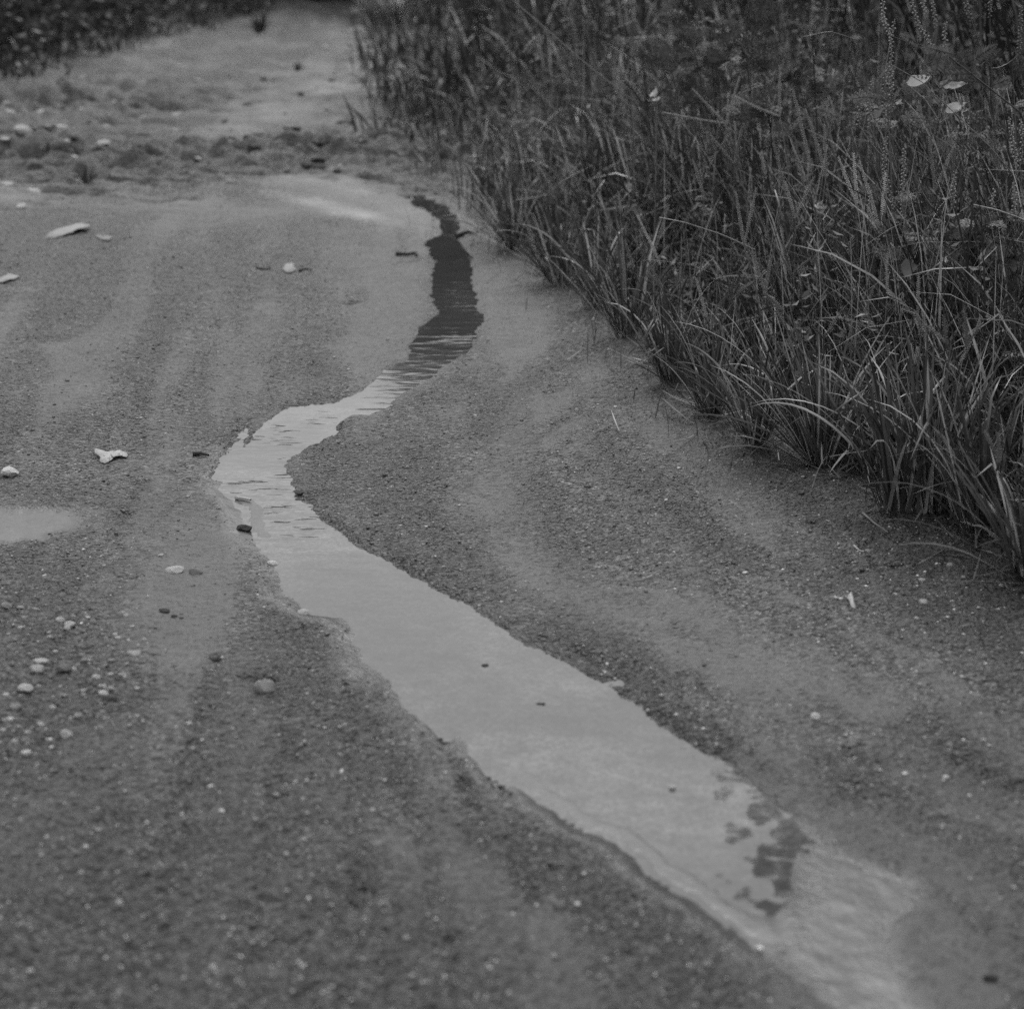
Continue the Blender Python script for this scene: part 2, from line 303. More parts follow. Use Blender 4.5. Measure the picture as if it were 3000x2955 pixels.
# ------------------------------------------------------------------ materials (the picture is black and white: all greys)
def newmat(name):
    m = bpy.data.materials.new(name); m.use_nodes = True; t = m.node_tree
    return m, t, t.nodes['Principled BSDF'], t.nodes['Material Output']
def N(t, typ, **kw):
    n = t.nodes.new(typ)
    for k, v in kw.items(): setattr(n, k, v)
    return n
def M_(t, op, a, b=None, c=None, clamp=False):
    n = N(t, 'ShaderNodeMath', operation=op); n.use_clamp = clamp
    for i, q in enumerate((a, b, c)):
        if q is None: continue
        if isinstance(q, (int, float)): n.inputs[i].default_value = q
        else: t.links.new(q, n.inputs[i])
    return n.outputs[0]
def attr(t, nm): return N(t, 'ShaderNodeAttribute', attribute_name=nm).outputs['Fac']
def obco(t): return N(t, 'ShaderNodeTexCoord').outputs['Object']
def noise(t, co, s, det=3, rough=.55, out='Fac'):
    n = N(t, 'ShaderNodeTexNoise'); t.links.new(co, n.inputs['Vector']); n.inputs['Scale'].default_value = s
    n.inputs['Detail'].default_value = det; n.inputs['Roughness'].default_value = rough; return n.outputs[out]
def voro(t, co, s, out='Color'):
    n = N(t, 'ShaderNodeTexVoronoi'); t.links.new(co, n.inputs['Vector']); n.inputs['Scale'].default_value = s; return n.outputs[out]
def bwv(t, c):
    n = N(t, 'ShaderNodeSeparateXYZ'); t.links.new(c, n.inputs[0]); return n.outputs[0]
def rampf(t, x, a, b, lo, hi):
    n = N(t, 'ShaderNodeMapRange'); t.links.new(x, n.inputs[0])
    for i, q in zip((1, 2, 3, 4), (a, b, lo, hi)): n.inputs[i].default_value = q
    return n.outputs[0]

def ground_material():
    m, t, p, o = newmat('wet_sandy_track'); co = obco(t)
    silt, damp_shade = attr(t, 'silt'), attr(t, 'damp_shade')
    g1 = bwv(t, voro(t, co, 160)); g2 = bwv(t, voro(t, co, 95)); g3 = bwv(t, voro(t, co, 420))
    d1 = voro(t, co, 160, 'Distance'); d2 = voro(t, co, 95, 'Distance')
    n1 = noise(t, co, 55, 4, .65); n2 = noise(t, co, 7, 5, .6); n3 = noise(t, co, 1.6, 3, .5)
    # grains: mostly mid grey, some dark, a few pale quartz specks
    sp = M_(t, 'ADD', M_(t, 'ADD', M_(t, 'MULTIPLY', g1, .5), M_(t, 'MULTIPLY', g3, .25)), M_(t, 'MULTIPLY', g2, .25))
    gr = rampf(t, sp, .2, .8, .08, 1.95)
    pale = M_(t, 'GREATER_THAN', g1, .975); pale2 = M_(t, 'GREATER_THAN', g2, .982)
    gr = M_(t, 'ADD', gr, M_(t, 'ADD', M_(t, 'MULTIPLY', pale, .9), M_(t, 'MULTIPLY', pale2, .8)))
    gr = M_(t, 'MULTIPLY', gr, rampf(t, n1, .3, .7, .52, 1.46))
    coarse = M_(t, 'MULTIPLY', gr, rampf(t, n2, .3, .7, .8, 1.15))
    coarse = M_(t, 'MULTIPLY', coarse, M_(t, 'MULTIPLY_ADD', damp_shade, -.034, .071))
    fine = M_(t, 'MULTIPLY', M_(t, 'MULTIPLY', rampf(t, n2, .3, .7, .060, .080), M_(t, 'MULTIPLY_ADD', damp_shade, -.38, 1.0)), rampf(t, M_(t, 'ADD', M_(t, 'MULTIPLY', g3, .5), M_(t, 'MULTIPLY', n1, .5)), .2, .8, .84, 1.16))
    mixv = N(t, 'ShaderNodeMix'); mixv.data_type = 'FLOAT'
    edge = M_(t, 'ADD', silt, M_(t, 'MULTIPLY', M_(t, 'SUBTRACT', n1, .5), 1.7))
    t.links.new(rampf(t, edge, .1, 1.0, 0, .85), mixv.inputs[0]); t.links.new(coarse, mixv.inputs[2]); t.links.new(fine, mixv.inputs[3])
    val = M_(t, 'MULTIPLY', M_(t, 'MULTIPLY', mixv.outputs[0], rampf(t, n3, .3, .7, .9, 1.1)), M_(t, 'MULTIPLY_ADD', attr(t, 'pale'), .9, 1.0))
    cc = N(t, 'ShaderNodeCombineColor')
    for i in range(3): t.links.new(val, cc.inputs[i])
    t.links.new(cc.outputs[0], p.inputs['Base Color'])
    film = attr(t, 'film')
    t.links.new(M_(t, 'MULTIPLY_ADD', film, -.20, M_(t, 'MULTIPLY_ADD', damp_shade, -.10, .62)), p.inputs['Roughness'])
    p.inputs['Specular IOR Level'].default_value = .30
    hgt = M_(t, 'ADD', M_(t, 'MULTIPLY', d1, -.0062), M_(t, 'ADD', M_(t, 'MULTIPLY', d2, -.0065), M_(t, 'MULTIPLY', n1, .013)))
    hgt = M_(t, 'MULTIPLY', hgt, M_(t, 'MULTIPLY_ADD', mixv.inputs[0].links[0].from_socket, -.75, 1.0))
    hgt = M_(t, 'MULTIPLY', hgt, M_(t, 'MULTIPLY_ADD', film, -.93, 1.0))
    b = N(t, 'ShaderNodeBump'); b.inputs['Strength'].default_value = 1.0; b.inputs['Distance'].default_value = 1.0
    t.links.new(hgt, b.inputs['Height']); t.links.new(b.outputs[0], p.inputs['Normal'])
    return m
def tone_material(name, rough=.5, spec=.4, trans=0.0, grain=40, amt=.25, bump=0, spots=0):
    m, t, p, o = newmat(name); co = obco(t)
    v = M_(t, 'MULTIPLY', attr(t, 'tone'), rampf(t, noise(t, co, grain, 3), .3, .7, 1-amt, 1+amt))
    if spots: v = M_(t, 'MULTIPLY', v, rampf(t, noise(t, co, spots, 3, .7), .55, .68, 1, .3))
    cc = N(t, 'ShaderNodeCombineColor')
    for i in range(3): t.links.new(v, cc.inputs[i])
    t.links.new(cc.outputs[0], p.inputs['Base Color']); p.inputs['Roughness'].default_value = rough; p.inputs['Specular IOR Level'].default_value = spec
    if bump:
        b = N(t, 'ShaderNodeBump'); b.inputs['Distance'].default_value = bump; b.inputs['Strength'].default_value = 1
        t.links.new(noise(t, co, grain*2, 4, .7), b.inputs['Height']); t.links.new(b.outputs[0], p.inputs['Normal'])
    if trans:
        tl = N(t, 'ShaderNodeBsdfTranslucent'); t.links.new(cc.outputs[0], tl.inputs[0])
        mxs = N(t, 'ShaderNodeMixShader'); mxs.inputs[0].default_value = trans
        t.links.new(p.outputs[0], mxs.inputs[1]); t.links.new(tl.outputs[0], mxs.inputs[2]); t.links.new(mxs.outputs[0], o.inputs['Surface'])
    return m
def water_material():
    m, t, p, o = newmat('muddy_water'); co = obco(t)
    p.inputs['Roughness'].default_value = .07; p.inputs['IOR'].default_value = 1.333
    mpb = N(t, 'ShaderNodeMapping'); t.links.new(co, mpb.inputs[0]); mpb.inputs['Scale'].default_value = (14, 22, 1); mpb.inputs['Rotation'].default_value = (0, 0, .5)
    n = M_(t, 'ADD', M_(t, 'MULTIPLY', noise(t, mpb.outputs[0], 1, 5, .65), .7), M_(t, 'MULTIPLY', noise(t, co, 150, 3, .7), .35))
    gb = bwv(t, voro(t, co, 170)); gn = M_(t, 'MULTIPLY', rampf(t, n, .35, .65, .012, .055), rampf(t, gb, .1, .9, .55, 1.45))
    v = M_(t, 'ADD', M_(t, 'MULTIPLY', gn, attr(t, 'bed')), .032); cc = N(t, 'ShaderNodeCombineColor')
    for i in range(3): t.links.new(v, cc.inputs[i])
    t.links.new(cc.outputs[0], p.inputs['Base Color'])
    mp = N(t, 'ShaderNodeMapping'); t.links.new(co, mp.inputs[0]); mp.inputs['Scale'].default_value = (11, 24, 1)
    r1 = noise(t, mp.outputs[0], 1.0, 2, .45)
    mp2 = N(t, 'ShaderNodeMapping'); t.links.new(co, mp2.inputs[0]); mp2.inputs['Scale'].default_value = (5, 9, 1)
    r2 = noise(t, mp2.outputs[0], 1.0, 1, .4)
    h = M_(t, 'ADD', M_(t, 'MULTIPLY', M_(t, 'MULTIPLY', r1, attr(t, 'tone')), .0052), M_(t, 'ADD', M_(t, 'MULTIPLY', r2, .0006), M_(t, 'MULTIPLY', noise(t, co, 15, 1, .4), M_(t, 'MULTIPLY', attr(t, 'swell'), .0075))))
    b = N(t, 'ShaderNodeBump'); b.inputs['Distance'].default_value = 1.0; b.inputs['Strength'].default_value = 1.0
    t.links.new(h, b.inputs['Height']); t.links.new(b.outputs[0], p.inputs['Normal'])
    return m
MAT = dict(ground=ground_material(), water=water_material(),
  grass=tone_material('grass_blade', .36, .5, .26, 30, .2), seed=tone_material('seed_husk', .55, .4, .1, 60, .2),
  leaf=tone_material('weed_leaf', .5, .35, .25, 40, .2), dry=tone_material('dry_leaf', .7, .25, .1, 60, .15, .002, 110),
  stone=tone_material('pebble_stone', .6, .35, 0, 120, .22, .002), clod=tone_material('mud_clod', .75, .3, 0, 90, .35, .006),
  bark=tone_material('bark', .8, .2, 0, 30, .3, .01), gravel=tone_material('gravel_grain', .55, .4, 0, 200, .15))

# ------------------------------------------------------------------ ground: one sheet, fine near the camera and running out to the horizon
def make_ground():
    ys = [-60, -20, -6, -2, 0, 1.2, 1.9]; y = 2.25
    while y < 26: ys.append(y); y += .0021*y + .0012 + (.012*(y-12) if y > 12 else 0)
    ys += [27, 29, 32, 36, 42, 50, 62, 80, 120, 200, 400, 900]; ys = np.array(ys)
    tin = np.linspace(-1, 1, 600); out = np.array([1.1, 1.3, 1.6, 2.2, 3.5, 6, 12, 30, 80])
    ts = np.concatenate([-out[::-1], tin, out])
    half = .30*np.maximum(ys, 1.5)+.28
    X = half[:, None]*ts[None]; Y = np.repeat(ys[:, None], len(ts), 1)
    z, silt, damp_shade, s, film, pale = terrain(X.ravel(), Y.ravel())
    z = np.where(np.abs(X.ravel()) > 9, .15, z); nR, nC = X.shape
    GRID.update(ys=ys, ts=ts, z=z.reshape(X.shape))
    mb = MB(); i, j = np.meshgrid(np.arange(nR-1), np.arange(nC-1), indexing='ij'); a = i*nC+j
    mb.add(np.stack([X.ravel(), Y.ravel(), z], -1), silt, quads=np.stack([a, a+1, a+nC+1, a+nC], -1).reshape(-1, 4))
    o = mb.build('ground', MAT['ground'])
    for nm, arr in (('silt', silt), ('damp_shade', damp_shade), ('film', film), ('pale', pale)):
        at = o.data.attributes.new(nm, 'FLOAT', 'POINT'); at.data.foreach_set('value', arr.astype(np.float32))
    tag(o, 'wet sandy dirt track with tyre marks, silt and gravel', kind='structure')
make_ground()

def make_water(name, poly, label, step=.012):
    b0, b1 = poly.min(0)-.06, poly.max(0)+.06
    xs = np.arange(b0[0], b1[0], step); ys = np.arange(b0[1], b1[1], step*1.3); X, Y = np.meshgrid(xs, ys)
    s = sdist(X.ravel(), Y.ravel(), poly, .3).reshape(X.shape)
    rp = .11*np.ones(X.shape)
    for pts, wd, a in (([(1310,960),(1240,1080),(1100,1160)],.3,.36),([(800,1250),(760,1380),(800,1500),(840,1560)],.22,.75),([(1900,2150),(2050,2250)],.08,.35),
                       ([(2240,2420),(2260,2560),(2210,2730)],.10,.1),([(1325,770),(1340,850),(1360,940)],.14,.26),([(1000,1650),(1250,1850),(1500,2050)],.15,.22)):
        rp = np.maximum(rp, a*stroke(X, Y, pts, wd))
    rp = rp*(.55+.9*ss(-.3, .4, fbm(X, Y, 6, 2, 44)))
    nC = len(xs); i, j = np.meshgrid(np.arange(len(ys)-1), np.arange(nC-1), indexing='ij')
    keep = (s[:-1, :-1] < .035); a = (i*nC+j)[keep]
    q = np.stack([a, a+1, a+nC+1, a+nC], -1); used, inv = np.unique(q, return_inverse=True)
    mb = MB(); V = np.stack([X.ravel(), Y.ravel(), 0*X.ravel()], -1)[used]
    mb.add(V, rp.ravel()[used], quads=inv.reshape(-1, 4))
    o = mb.build(name, MAT['water']); at = o.data.attributes.new('swell', 'FLOAT', 'POINT')
    at.data.foreach_set('value', stroke(X, Y, [(2230,2400),(2250,2560),(2210,2730)], .13).ravel()[used].astype(np.float32))
    at2 = o.data.attributes.new('bed', 'FLOAT', 'POINT'); at2.data.foreach_set('value', (ss(6.4, 5.3, Y)*(.55+.7*ss(-.3, .3, fbm(X, Y, 3, 2, 111)))).ravel()[used].astype(np.float32))
    tag(o, label, kind='structure')
make_water('stream', POLY_S, 'thin winding stream of muddy water across the track')
make_water('puddle', POLY_P, 'shallow pale puddle at the left edge of the track')

# ------------------------------------------------------------------ gravel (uncountable small grains lying on the sand)
def ico():
    g = (1+5**.5)/2; v = np.array([(-1,g,0),(1,g,0),(-1,-g,0),(1,-g,0),(0,-1,g),(0,1,g),(0,-1,-g),(0,1,-g),(g,0,-1),(g,0,1),(-g,0,-1),(-g,0,1)])/math.hypot(1, g)
    f = np.array([(0,11,5),(0,5,1),(0,1,7),(0,7,10),(0,10,11),(1,5,9),(5,11,4),(11,10,2),(10,7,6),(7,1,8),(3,9,4),(3,4,2),(3,2,6),(3,6,8),(3,8,9),(4,9,5),(2,4,11),(6,2,10),(8,6,7),(9,8,1)])
    return v, f
def make_gravel(n=38000):
    v0 = rng.uniform(0, 1, 3*n); y = 2.3*(11/2.3)**v0; x = rng.uniform(-1, 1, 3*n)*(.29*y+.1)
    z, silt, damp_shade, s, film, pale = terrain(x, y)
    keep = (rng.uniform(0, 1, 3*n) < (.12+.9*(1-silt)**1.5)) & (s > .004) & (x < edge_x(y)+.25)
    x, y, z = [q[keep][:n] for q in (x, y, z)]; m = len(x)
    r = .0012*np.exp(np.abs(rng.normal(0, .48, m)))*(.75+.05*y); r = np.minimum(r, .006)
    iv, fi = ico(); d = iv[None]*rng.uniform(.7, 1.25, (m, 12, 1)); d[..., 2] *= rng.uniform(.4, .8, (m, 1))
    a = rng.uniform(0, 6.28, m); ca, sa = np.cos(a)[:, None], np.sin(a)[:, None]; st = rng.uniform(1, 1.6, (m, 1))
    dx, dy = d[..., 0]*st, d[..., 1]
    V = np.stack([dx*ca-dy*sa, dx*sa+dy*ca, d[..., 2]], -1)*r[:, None, None] + np.stack([x, y, z+r*.25], -1)[:, None]
    tn = np.where(rng.uniform(0, 1, m) < .2, rng.uniform(.13, .42, m), rng.uniform(.025, .11, m))
    tn = np.where((y < 4.2) & (tn > .13), tn*1.15, tn)
    mb = MB(); mb.add(V, np.repeat(tn, 12), tris=((np.arange(m)*12)[:, None, None]+fi[None]).reshape(-1, 3))
    tag(mb.build('gravel', MAT['gravel']), 'loose fine gravel grains scattered over the sand', 'gravel', kind='stuff')
make_gravel()

# ------------------------------------------------------------------ grass mass on the right (uncountable blades)
def scatter_right(n, y0, y1, d0, d1, pw=1.0, ypw=1.0):
    y = y0*(y1/y0)**(rng.uniform(0, 1, n)**ypw); d = d0+(d1-d0)*rng.uniform(0, 1, n)**pw
    return edge_x(y)+d*(1+.05*(y-4)), y, d
def make_meadow():
    mb = MB()
    def batch(n, y0, y1, d0, d1, pw, L0, L1, W0, W1, tone0, tone1, lean=.28, curl=.9, nseg=6, outw=.5, br=.24):
        x, y, d = scatter_right(n, y0, y1, d0, d1, pw)
        x = x + (.09 + .17*np.maximum(vn(y*4.6, y*0, 91), -.5) + .05*vn(y*14, y*0, 92))*ss(.6, 0, d); z = np.maximum(terrain(x, y)[0], 0)-.004
        hf = np.where(y > 9, ss(-.05, 1.0, d)*.72+.28, ss(-.05, .55, d)*.6+.4)
        L = rng.uniform(L0, L1, n)*hf*(.75+.4*(vn(x*2.2, y*2.2, 95)*.5+.5)); W = rng.uniform(W0, W1, n)
        az = np.where(rng.uniform(0, 1, n) < outw, rng.normal(math.pi+.35, .8, n), rng.uniform(0, 6.28, n))
        ln = np.abs(rng.normal(0, lean, n))+.03; cu = np.abs(rng.normal(0, curl, n))
        kp = rng.uniform(.35, .85, n); ka = np.where(rng.uniform(0, 1, n) < .25, rng.uniform(.6, 2.0, n), 0)
        tn = np.where(rng.uniform(0, 1, n) < br*.65, rng.uniform(.2, .5, n), rng.uniform(tone0*.55, tone1*.5, n))
        blades(mb, np.stack([x, y, z], -1), az, ln, cu, L, W, tn, nseg, kp, ka, rng.normal(0, 1.2, n), 0, z)
    batch(5500, 3.7, 7.5, .02, .55, 1.0, .28, .52, .005, .012, .025, .13)
    batch(6500, 3.9, 8.5, .35, 1.7, 1.0, .40, .80, .005, .012, .025, .12, .22, .8)
    batch(5000, 7.0, 13, -.02, 1.3, 1.0, .30, .70, .007, .014, .03, .11, .3, .9, 5)
    batch(5000, 11., 24, -.1, 2.0, 1.0, .40, 1.0, .012, .024, .02, .055, .3, .8, 4, .5, .12)
    batch(7000, 5.5, 17, 1.3, 6.0, .9, .85, 1.45, .010, .02, .015, .05, .25, .7, 5, .5, .05)
    batch(4000, 3.7, 8.5, .0, .4, 1.0, .10, .26, .005, .010, .02, .10, .6, 1.0, 4)
    # long thin stems crossing at all angles
    n = 2000; x, y, d = scatter_right(n, 4.0, 10, .0, 1.7, .9); z = terrain(x, y)[0]
    blades(mb, np.stack([x, y, z], -1), rng.uniform(0, 6.28, n), np.abs(rng.normal(.2, .35, n)), np.abs(rng.normal(.3, .7, n)), rng.uniform(.45, .95, n)*(ss(-.1, .6, d)*.6+.4), rng.uniform(.0022, .0042, n), rng.uniform(.06, .34, n), 7, rng.uniform(.3, .8, n), np.where(rng.uniform(0, 1, n) < .25, rng.uniform(.4, 1.3, n), 0), None, 0, z)
    tag(mb.build('meadow_grass', MAT['grass']), 'dense dark tangle of grass along the right side of the track', 'grass', kind='stuff')
make_meadow()

def make_litter():
    mb = MB(); n = 420; y = rng.uniform(3.9, 9.5, n); x = edge_x(y) + rng.normal(.06, .11, n); z = np.maximum(terrain(x, y)[0], 0)+.003
    blades(mb, np.stack([x, y, z], -1), rng.uniform(0, 6.28, n), rng.uniform(1.35, 1.6, n), rng.normal(0, .12, n), rng.uniform(.04, .2, n), rng.uniform(.003, .007, n), rng.uniform(.03, .2, n), 5, None, None, None, 0, z)
    n = 260; y = rng.uniform(3.9, 9, n); x = edge_x(y) + rng.normal(.0, .09, n); z = np.maximum(terrain(x, y)[0], 0)
    blades(mb, np.stack([x, y, z], -1), rng.uniform(0, 6.28, n), np.abs(rng.normal(.3, .4, n)), np.abs(rng.normal(.4, .6, n)), rng.uniform(.03, .12, n), rng.uniform(.003, .006, n), rng.uniform(.03, .12, n), 4)
    tag(mb.build('grass_litter', MAT['grass']), 'dead blades and stray shoots littering the sand along the grass foot', 'litter', kind='stuff')
make_litter()
def make_undergrowth():
    mb = MB()
    for k in range(400):                                    # small feathery weeds mixed into the grass
        x, y, d = [q[0] for q in scatter_right(1, 4.3, 12, .25, 1.9, .9)]
        z0 = gz(x, y); h = rng.uniform(.25, .75)*(ss(-.1, .8, d)*.6+.4)
        top = np.array([x+rng.normal(0, .08), y+rng.normal(0, .08), z0+h]); tone = rng.uniform(.04, .14)
        tube(mb, bez((x, y, z0), (x, y, z0+h*.6), top, 5), np.linspace(.002, .001, 5), tone, 3)
        for i in range(rng.integers(4, 8)):
            f = rng.uniform(.3, 1); az = rng.uniform(0, 6.28); p = np.array([x, y, z0])*(1-f)+top*f
            frond(mb, p, (math.cos(az), math.sin(az), rng.uniform(.1, .8)), rng.uniform(.05, .11), 8, rng.uniform(.015, .03), .005, tone*rng.uniform(.8, 1.6), 0, nrm(np.array([rng.normal(0, .8), rng.normal(-.6, .6), rng.normal(.3, .6)])), rng.uniform(.1, .8))
    for k in range(330):                                    # leafy weeds with small broad leaves
        x, y, d = [q[0] for q in scatter_right(1, 4.8, 11, .15, 1.9, .9)]
        z0 = gz(x, y); h = rng.uniform(.25, .8)*(ss(-.1, .8, d)*.6+.4); top = np.array([x+rng.normal(-.04, .1), y+rng.normal(-.03, .08), z0+h]); tone = rng.uniform(.06, .2)
        st_ = bez((x, y, z0), (x, y, z0+h*.6), top, 8); tube(mb, st_, np.linspace(.002, .001, 8), tone*.7, 3); n = rng.integers(12, 26)
        f = rng.uniform(.25, 1, n); p = np.stack([np.interp(f, np.linspace(0, 1, 8), st_[:, q]) for q in range(3)], -1); az = rng.uniform(0, 6.28, n)
        a = nrm(np.stack([np.cos(az), np.sin(az), rng.uniform(-.3, .9, n)], -1)); b = nrm(np.cross(a, rng.normal(0, .5, (n, 3))+np.array([0, -.5, .6]))); L = rng.uniform(.018, .042, (n, 1)); W = L*rng.uniform(.2, .38)
        nn = np.cross(a, b); v = np.stack([p, p+a*L*.5+b*W*.5+nn*W*.15, p+a*L-nn*L*.15, p+a*L*.5-b*W*.5+nn*W*.15], 1); mb.add(v, np.repeat(tone*rng.uniform(.7, 1.4, n), 4), quads=(np.arange(n)*4)[:, None]+np.arange(4)[None])
    tag(mb.build('undergrowth', MAT['leaf']), 'low mixed weeds filling the gaps between the grass stems', 'weeds', kind='stuff')
make_undergrowth()

# ------------------------------------------------------------------ grass tufts along the edge, each a thing
def grass_tuft(u, v, n, L, label, lean_az=math.pi+.3, spread=.45, wid=.0075, group=None, dark=1.0, spikes=0, long=0):
    bx, by = G(u, v); bz = gz(bx, by)
    t = thing('grass_tuft', label, 'grass', (bx, by, bz), group)
    mb = MB(); r = rng.uniform(0, 1, n)**.5*.035*(L/.4); a = rng.uniform(0, 6.28, n)
    base = np.stack([r*np.cos(a), r*np.sin(a), np.full(n, -.004)], -1)
    az = a+rng.normal(0, .5, n); lx = np.cos(az)+.55*math.cos(lean_az); ly = np.sin(az)+.55*math.sin(lean_az); az = np.arctan2(ly, lx)
    ln = np.abs(rng.normal(spread*.75, spread*.55, n)); cu = np.abs(rng.normal(.35, .5, n))
    LL = L*rng.uniform(.45, 1.05, n); kp = rng.uniform(.45, .85, n); ka = np.where(rng.uniform(0, 1, n) < .14, rng.uniform(.7, 1.9, n), 0)
    tn = dark*np.where(rng.uniform(0, 1, n) < .18, rng.uniform(.18, .42, n), rng.uniform(.02, .085, n))
    blades(mb, base, az, ln, cu, LL, rng.uniform(.7, 1.3, n)*wid*1.15, tn, 7, kp, ka, rng.normal(0, 1.0, n), .18, np.zeros(n))
    o = mb.build('blades', MAT['grass'], t); o['kind'] = 'stuff'
    for k in range(long):                                   # single long arching blades
        m2 = MB(); aa = rng.normal(lean_az, .9)
        blades(m2, np.array([[0, 0, 0.]]), np.array([aa]), np.array([rng.uniform(.35, .7)]), np.array([rng.uniform(.9, 1.7)]), np.array([L*rng.uniform(1.0, 1.35)]), np.array([wid*1.1]), np.array([dark*rng.uniform(.14, .24)]), 12, None, None, np.array([rng.normal(0, .8)]), .2, np.zeros(1))
        m2.build('blade', MAT['grass'], t)
    for k in range(spikes):
        aa = rng.normal(lean_az, 1.3); h = L*rng.uniform(.8, 1.1); off = rng.uniform(.08, .3)*L
        hub = np.array([math.cos(aa)*off, math.sin(aa)*off, h*.92]); ms = MB()
        tube(ms, bez((0, 0, 0), (0, 0, h*.6), hub, 7), np.linspace(.0016, .0011, 7), .07*dark, 4); st = ms.build('stem', MAT['grass'], t)
        for q in range(rng.integers(2, 4)):
            d = nrm(np.array([math.cos(aa)*.4+rng.normal(0, .5), math.sin(aa)*.4+rng.normal(0, .5), 1.0])); ln_ = rng.uniform(.05, .085)
            m3 = MB(); seeds(m3, bez(hub, hub+d*ln_*.5, hub+d*ln_+np.array([0, 0, -.006]), 6), .0062, .0026, dark*rng.uniform(.08, .17), .38)
            m3.build('seed_spike', MAT['seed'], t)
    return t
TUFTS = [(2999,1728,60,.34,'bent grass tuft cut by the right edge of the picture, nearest to the camera',3.3,.55,.008,1,2),
 (2718,1540,75,.46,'upright broad-bladed grass tuft rooted in dark sand, nearer of the close pair at right',2.2,.28,.0095,1,2),
 (2617,1536,60,.42,'slimmer grass tuft with a long blade arching down to the sand on its left',3.2,.30,.009,1,3),
 (2400,1392,130,.42,'big pale-stemmed grass tuft fanning out low towards the track',3.0,.62,.0075,3,2),
 (2210,1330,70,.36,'grass tuft leaning left just behind the big fanning tuft',3.0,.55,.007,2,2),
 (2080,1240,60,.34,'small grass tuft between the fanning tuft and the narrow one up the track',3.1,.5,.007,1,1),
 (1966,1148,70,.36,'narrow dark grass tuft standing forward on the bare sand',2.9,.35,.007,3,0),
 (1834,1003,90,.42,'tall dark grass tuft leaning over the sand, halfway up the grass edge',3.0,.4,.0075,3,1),
 (1735,915,60,.34,'leafy grass tuft beside a drooping sprig, above the tall leaning tuft',3.1,.5,.007,2,1),
 (1640,842,80,.36,'low spreading grass tuft at the bend near the dark stretch of water',3.2,.6,.007,2,2),
 (1500,738,70,.38,'grass tuft overhanging the head of the dark water, with a stalk reaching left',3.2,.6,.008,2,2),
 (2860,1600,60,.44,'grass tuft in shade between the close pair and the right edge',2.6,.35,.009,2,1)]
for u, v, n, L, lab, az, spd, wd, nsp, nlg in TUFTS: grass_tuft(u, v, n, L, lab, az, spd, wd, None, 1.0, nsp, nlg)
# tufts on the track itself and at the far verge
grass_tuft(255,560,60,.13,'small dark grass tuft on the churned track, nearer of the two at left',1.5,.6,.006,None,.55)
grass_tuft(140,476,50,.07,'flat little grass tuft on the churned track, farther of the two at left',1.5,.9,.006,None,.5)
grass_tuft(763,108,70,.26,'dark grass tuft with thin upright blades in the middle of the far track',1.5,.5,.012,None,.6)
grass_tuft(870,212,30,.10,'tiny dark tuft near the pale bank of the far track',1.5,.6,.010,None,.6)
grass_tuft(1165,88,90,.55,'pale dry grass tuft at the far end of the grass edge',3.0,.5,.014,None,3.0)
grass_tuft(1095,70,60,.40,'pale dry tuft leaning over the far pale gravel',3.0,.5,.014,None,2.4)

# ------------------------------------------------------------------ flowering grass stalks
def stalk(hub, tips, label, group=None, tone=.12, sz=.0062, gap=.0026, rad=.0015, lean=None):
    hub = np.asarray(hub, float); bx = hub[0] + (rng.normal(.06, .08) if lean is None else lean[0]); by = hub[1] + (rng.normal(.05, .06) if lean is None else lean[1])
    bz = gz(bx, by); t = thing('grass_stalk', label, 'grass stalk', (bx, by, bz), group); o0 = np.array([bx, by, bz]); h = hub-o0
    ms = MB(); tube(ms, bez((0, 0, -.003), (h[0]*.15, h[1]*.15, h[2]*.6), h, 9), np.linspace(rad*1.25, rad*.8, 9), tone*.7, 4); ms.build('stem', MAT['grass'], t)
    for tp in tips:
        e = np.asarray(tp, float)-o0; m3 = MB(); mid = (h+e)/2+rng.normal(0, .004, 3)
        seeds(m3, bez(h, mid, e, 7), sz, gap, tone*rng.uniform(.85, 1.25), .38); m3.build('seed_spike', MAT['seed'], t)
def px_stalk(hu, hv, tips, y, label, **kw):
    hub = PY(hu, hv, y); stalk(hub, [PY(a, b, y+rng.normal(0, .02)) for a, b in tips], label, **kw)
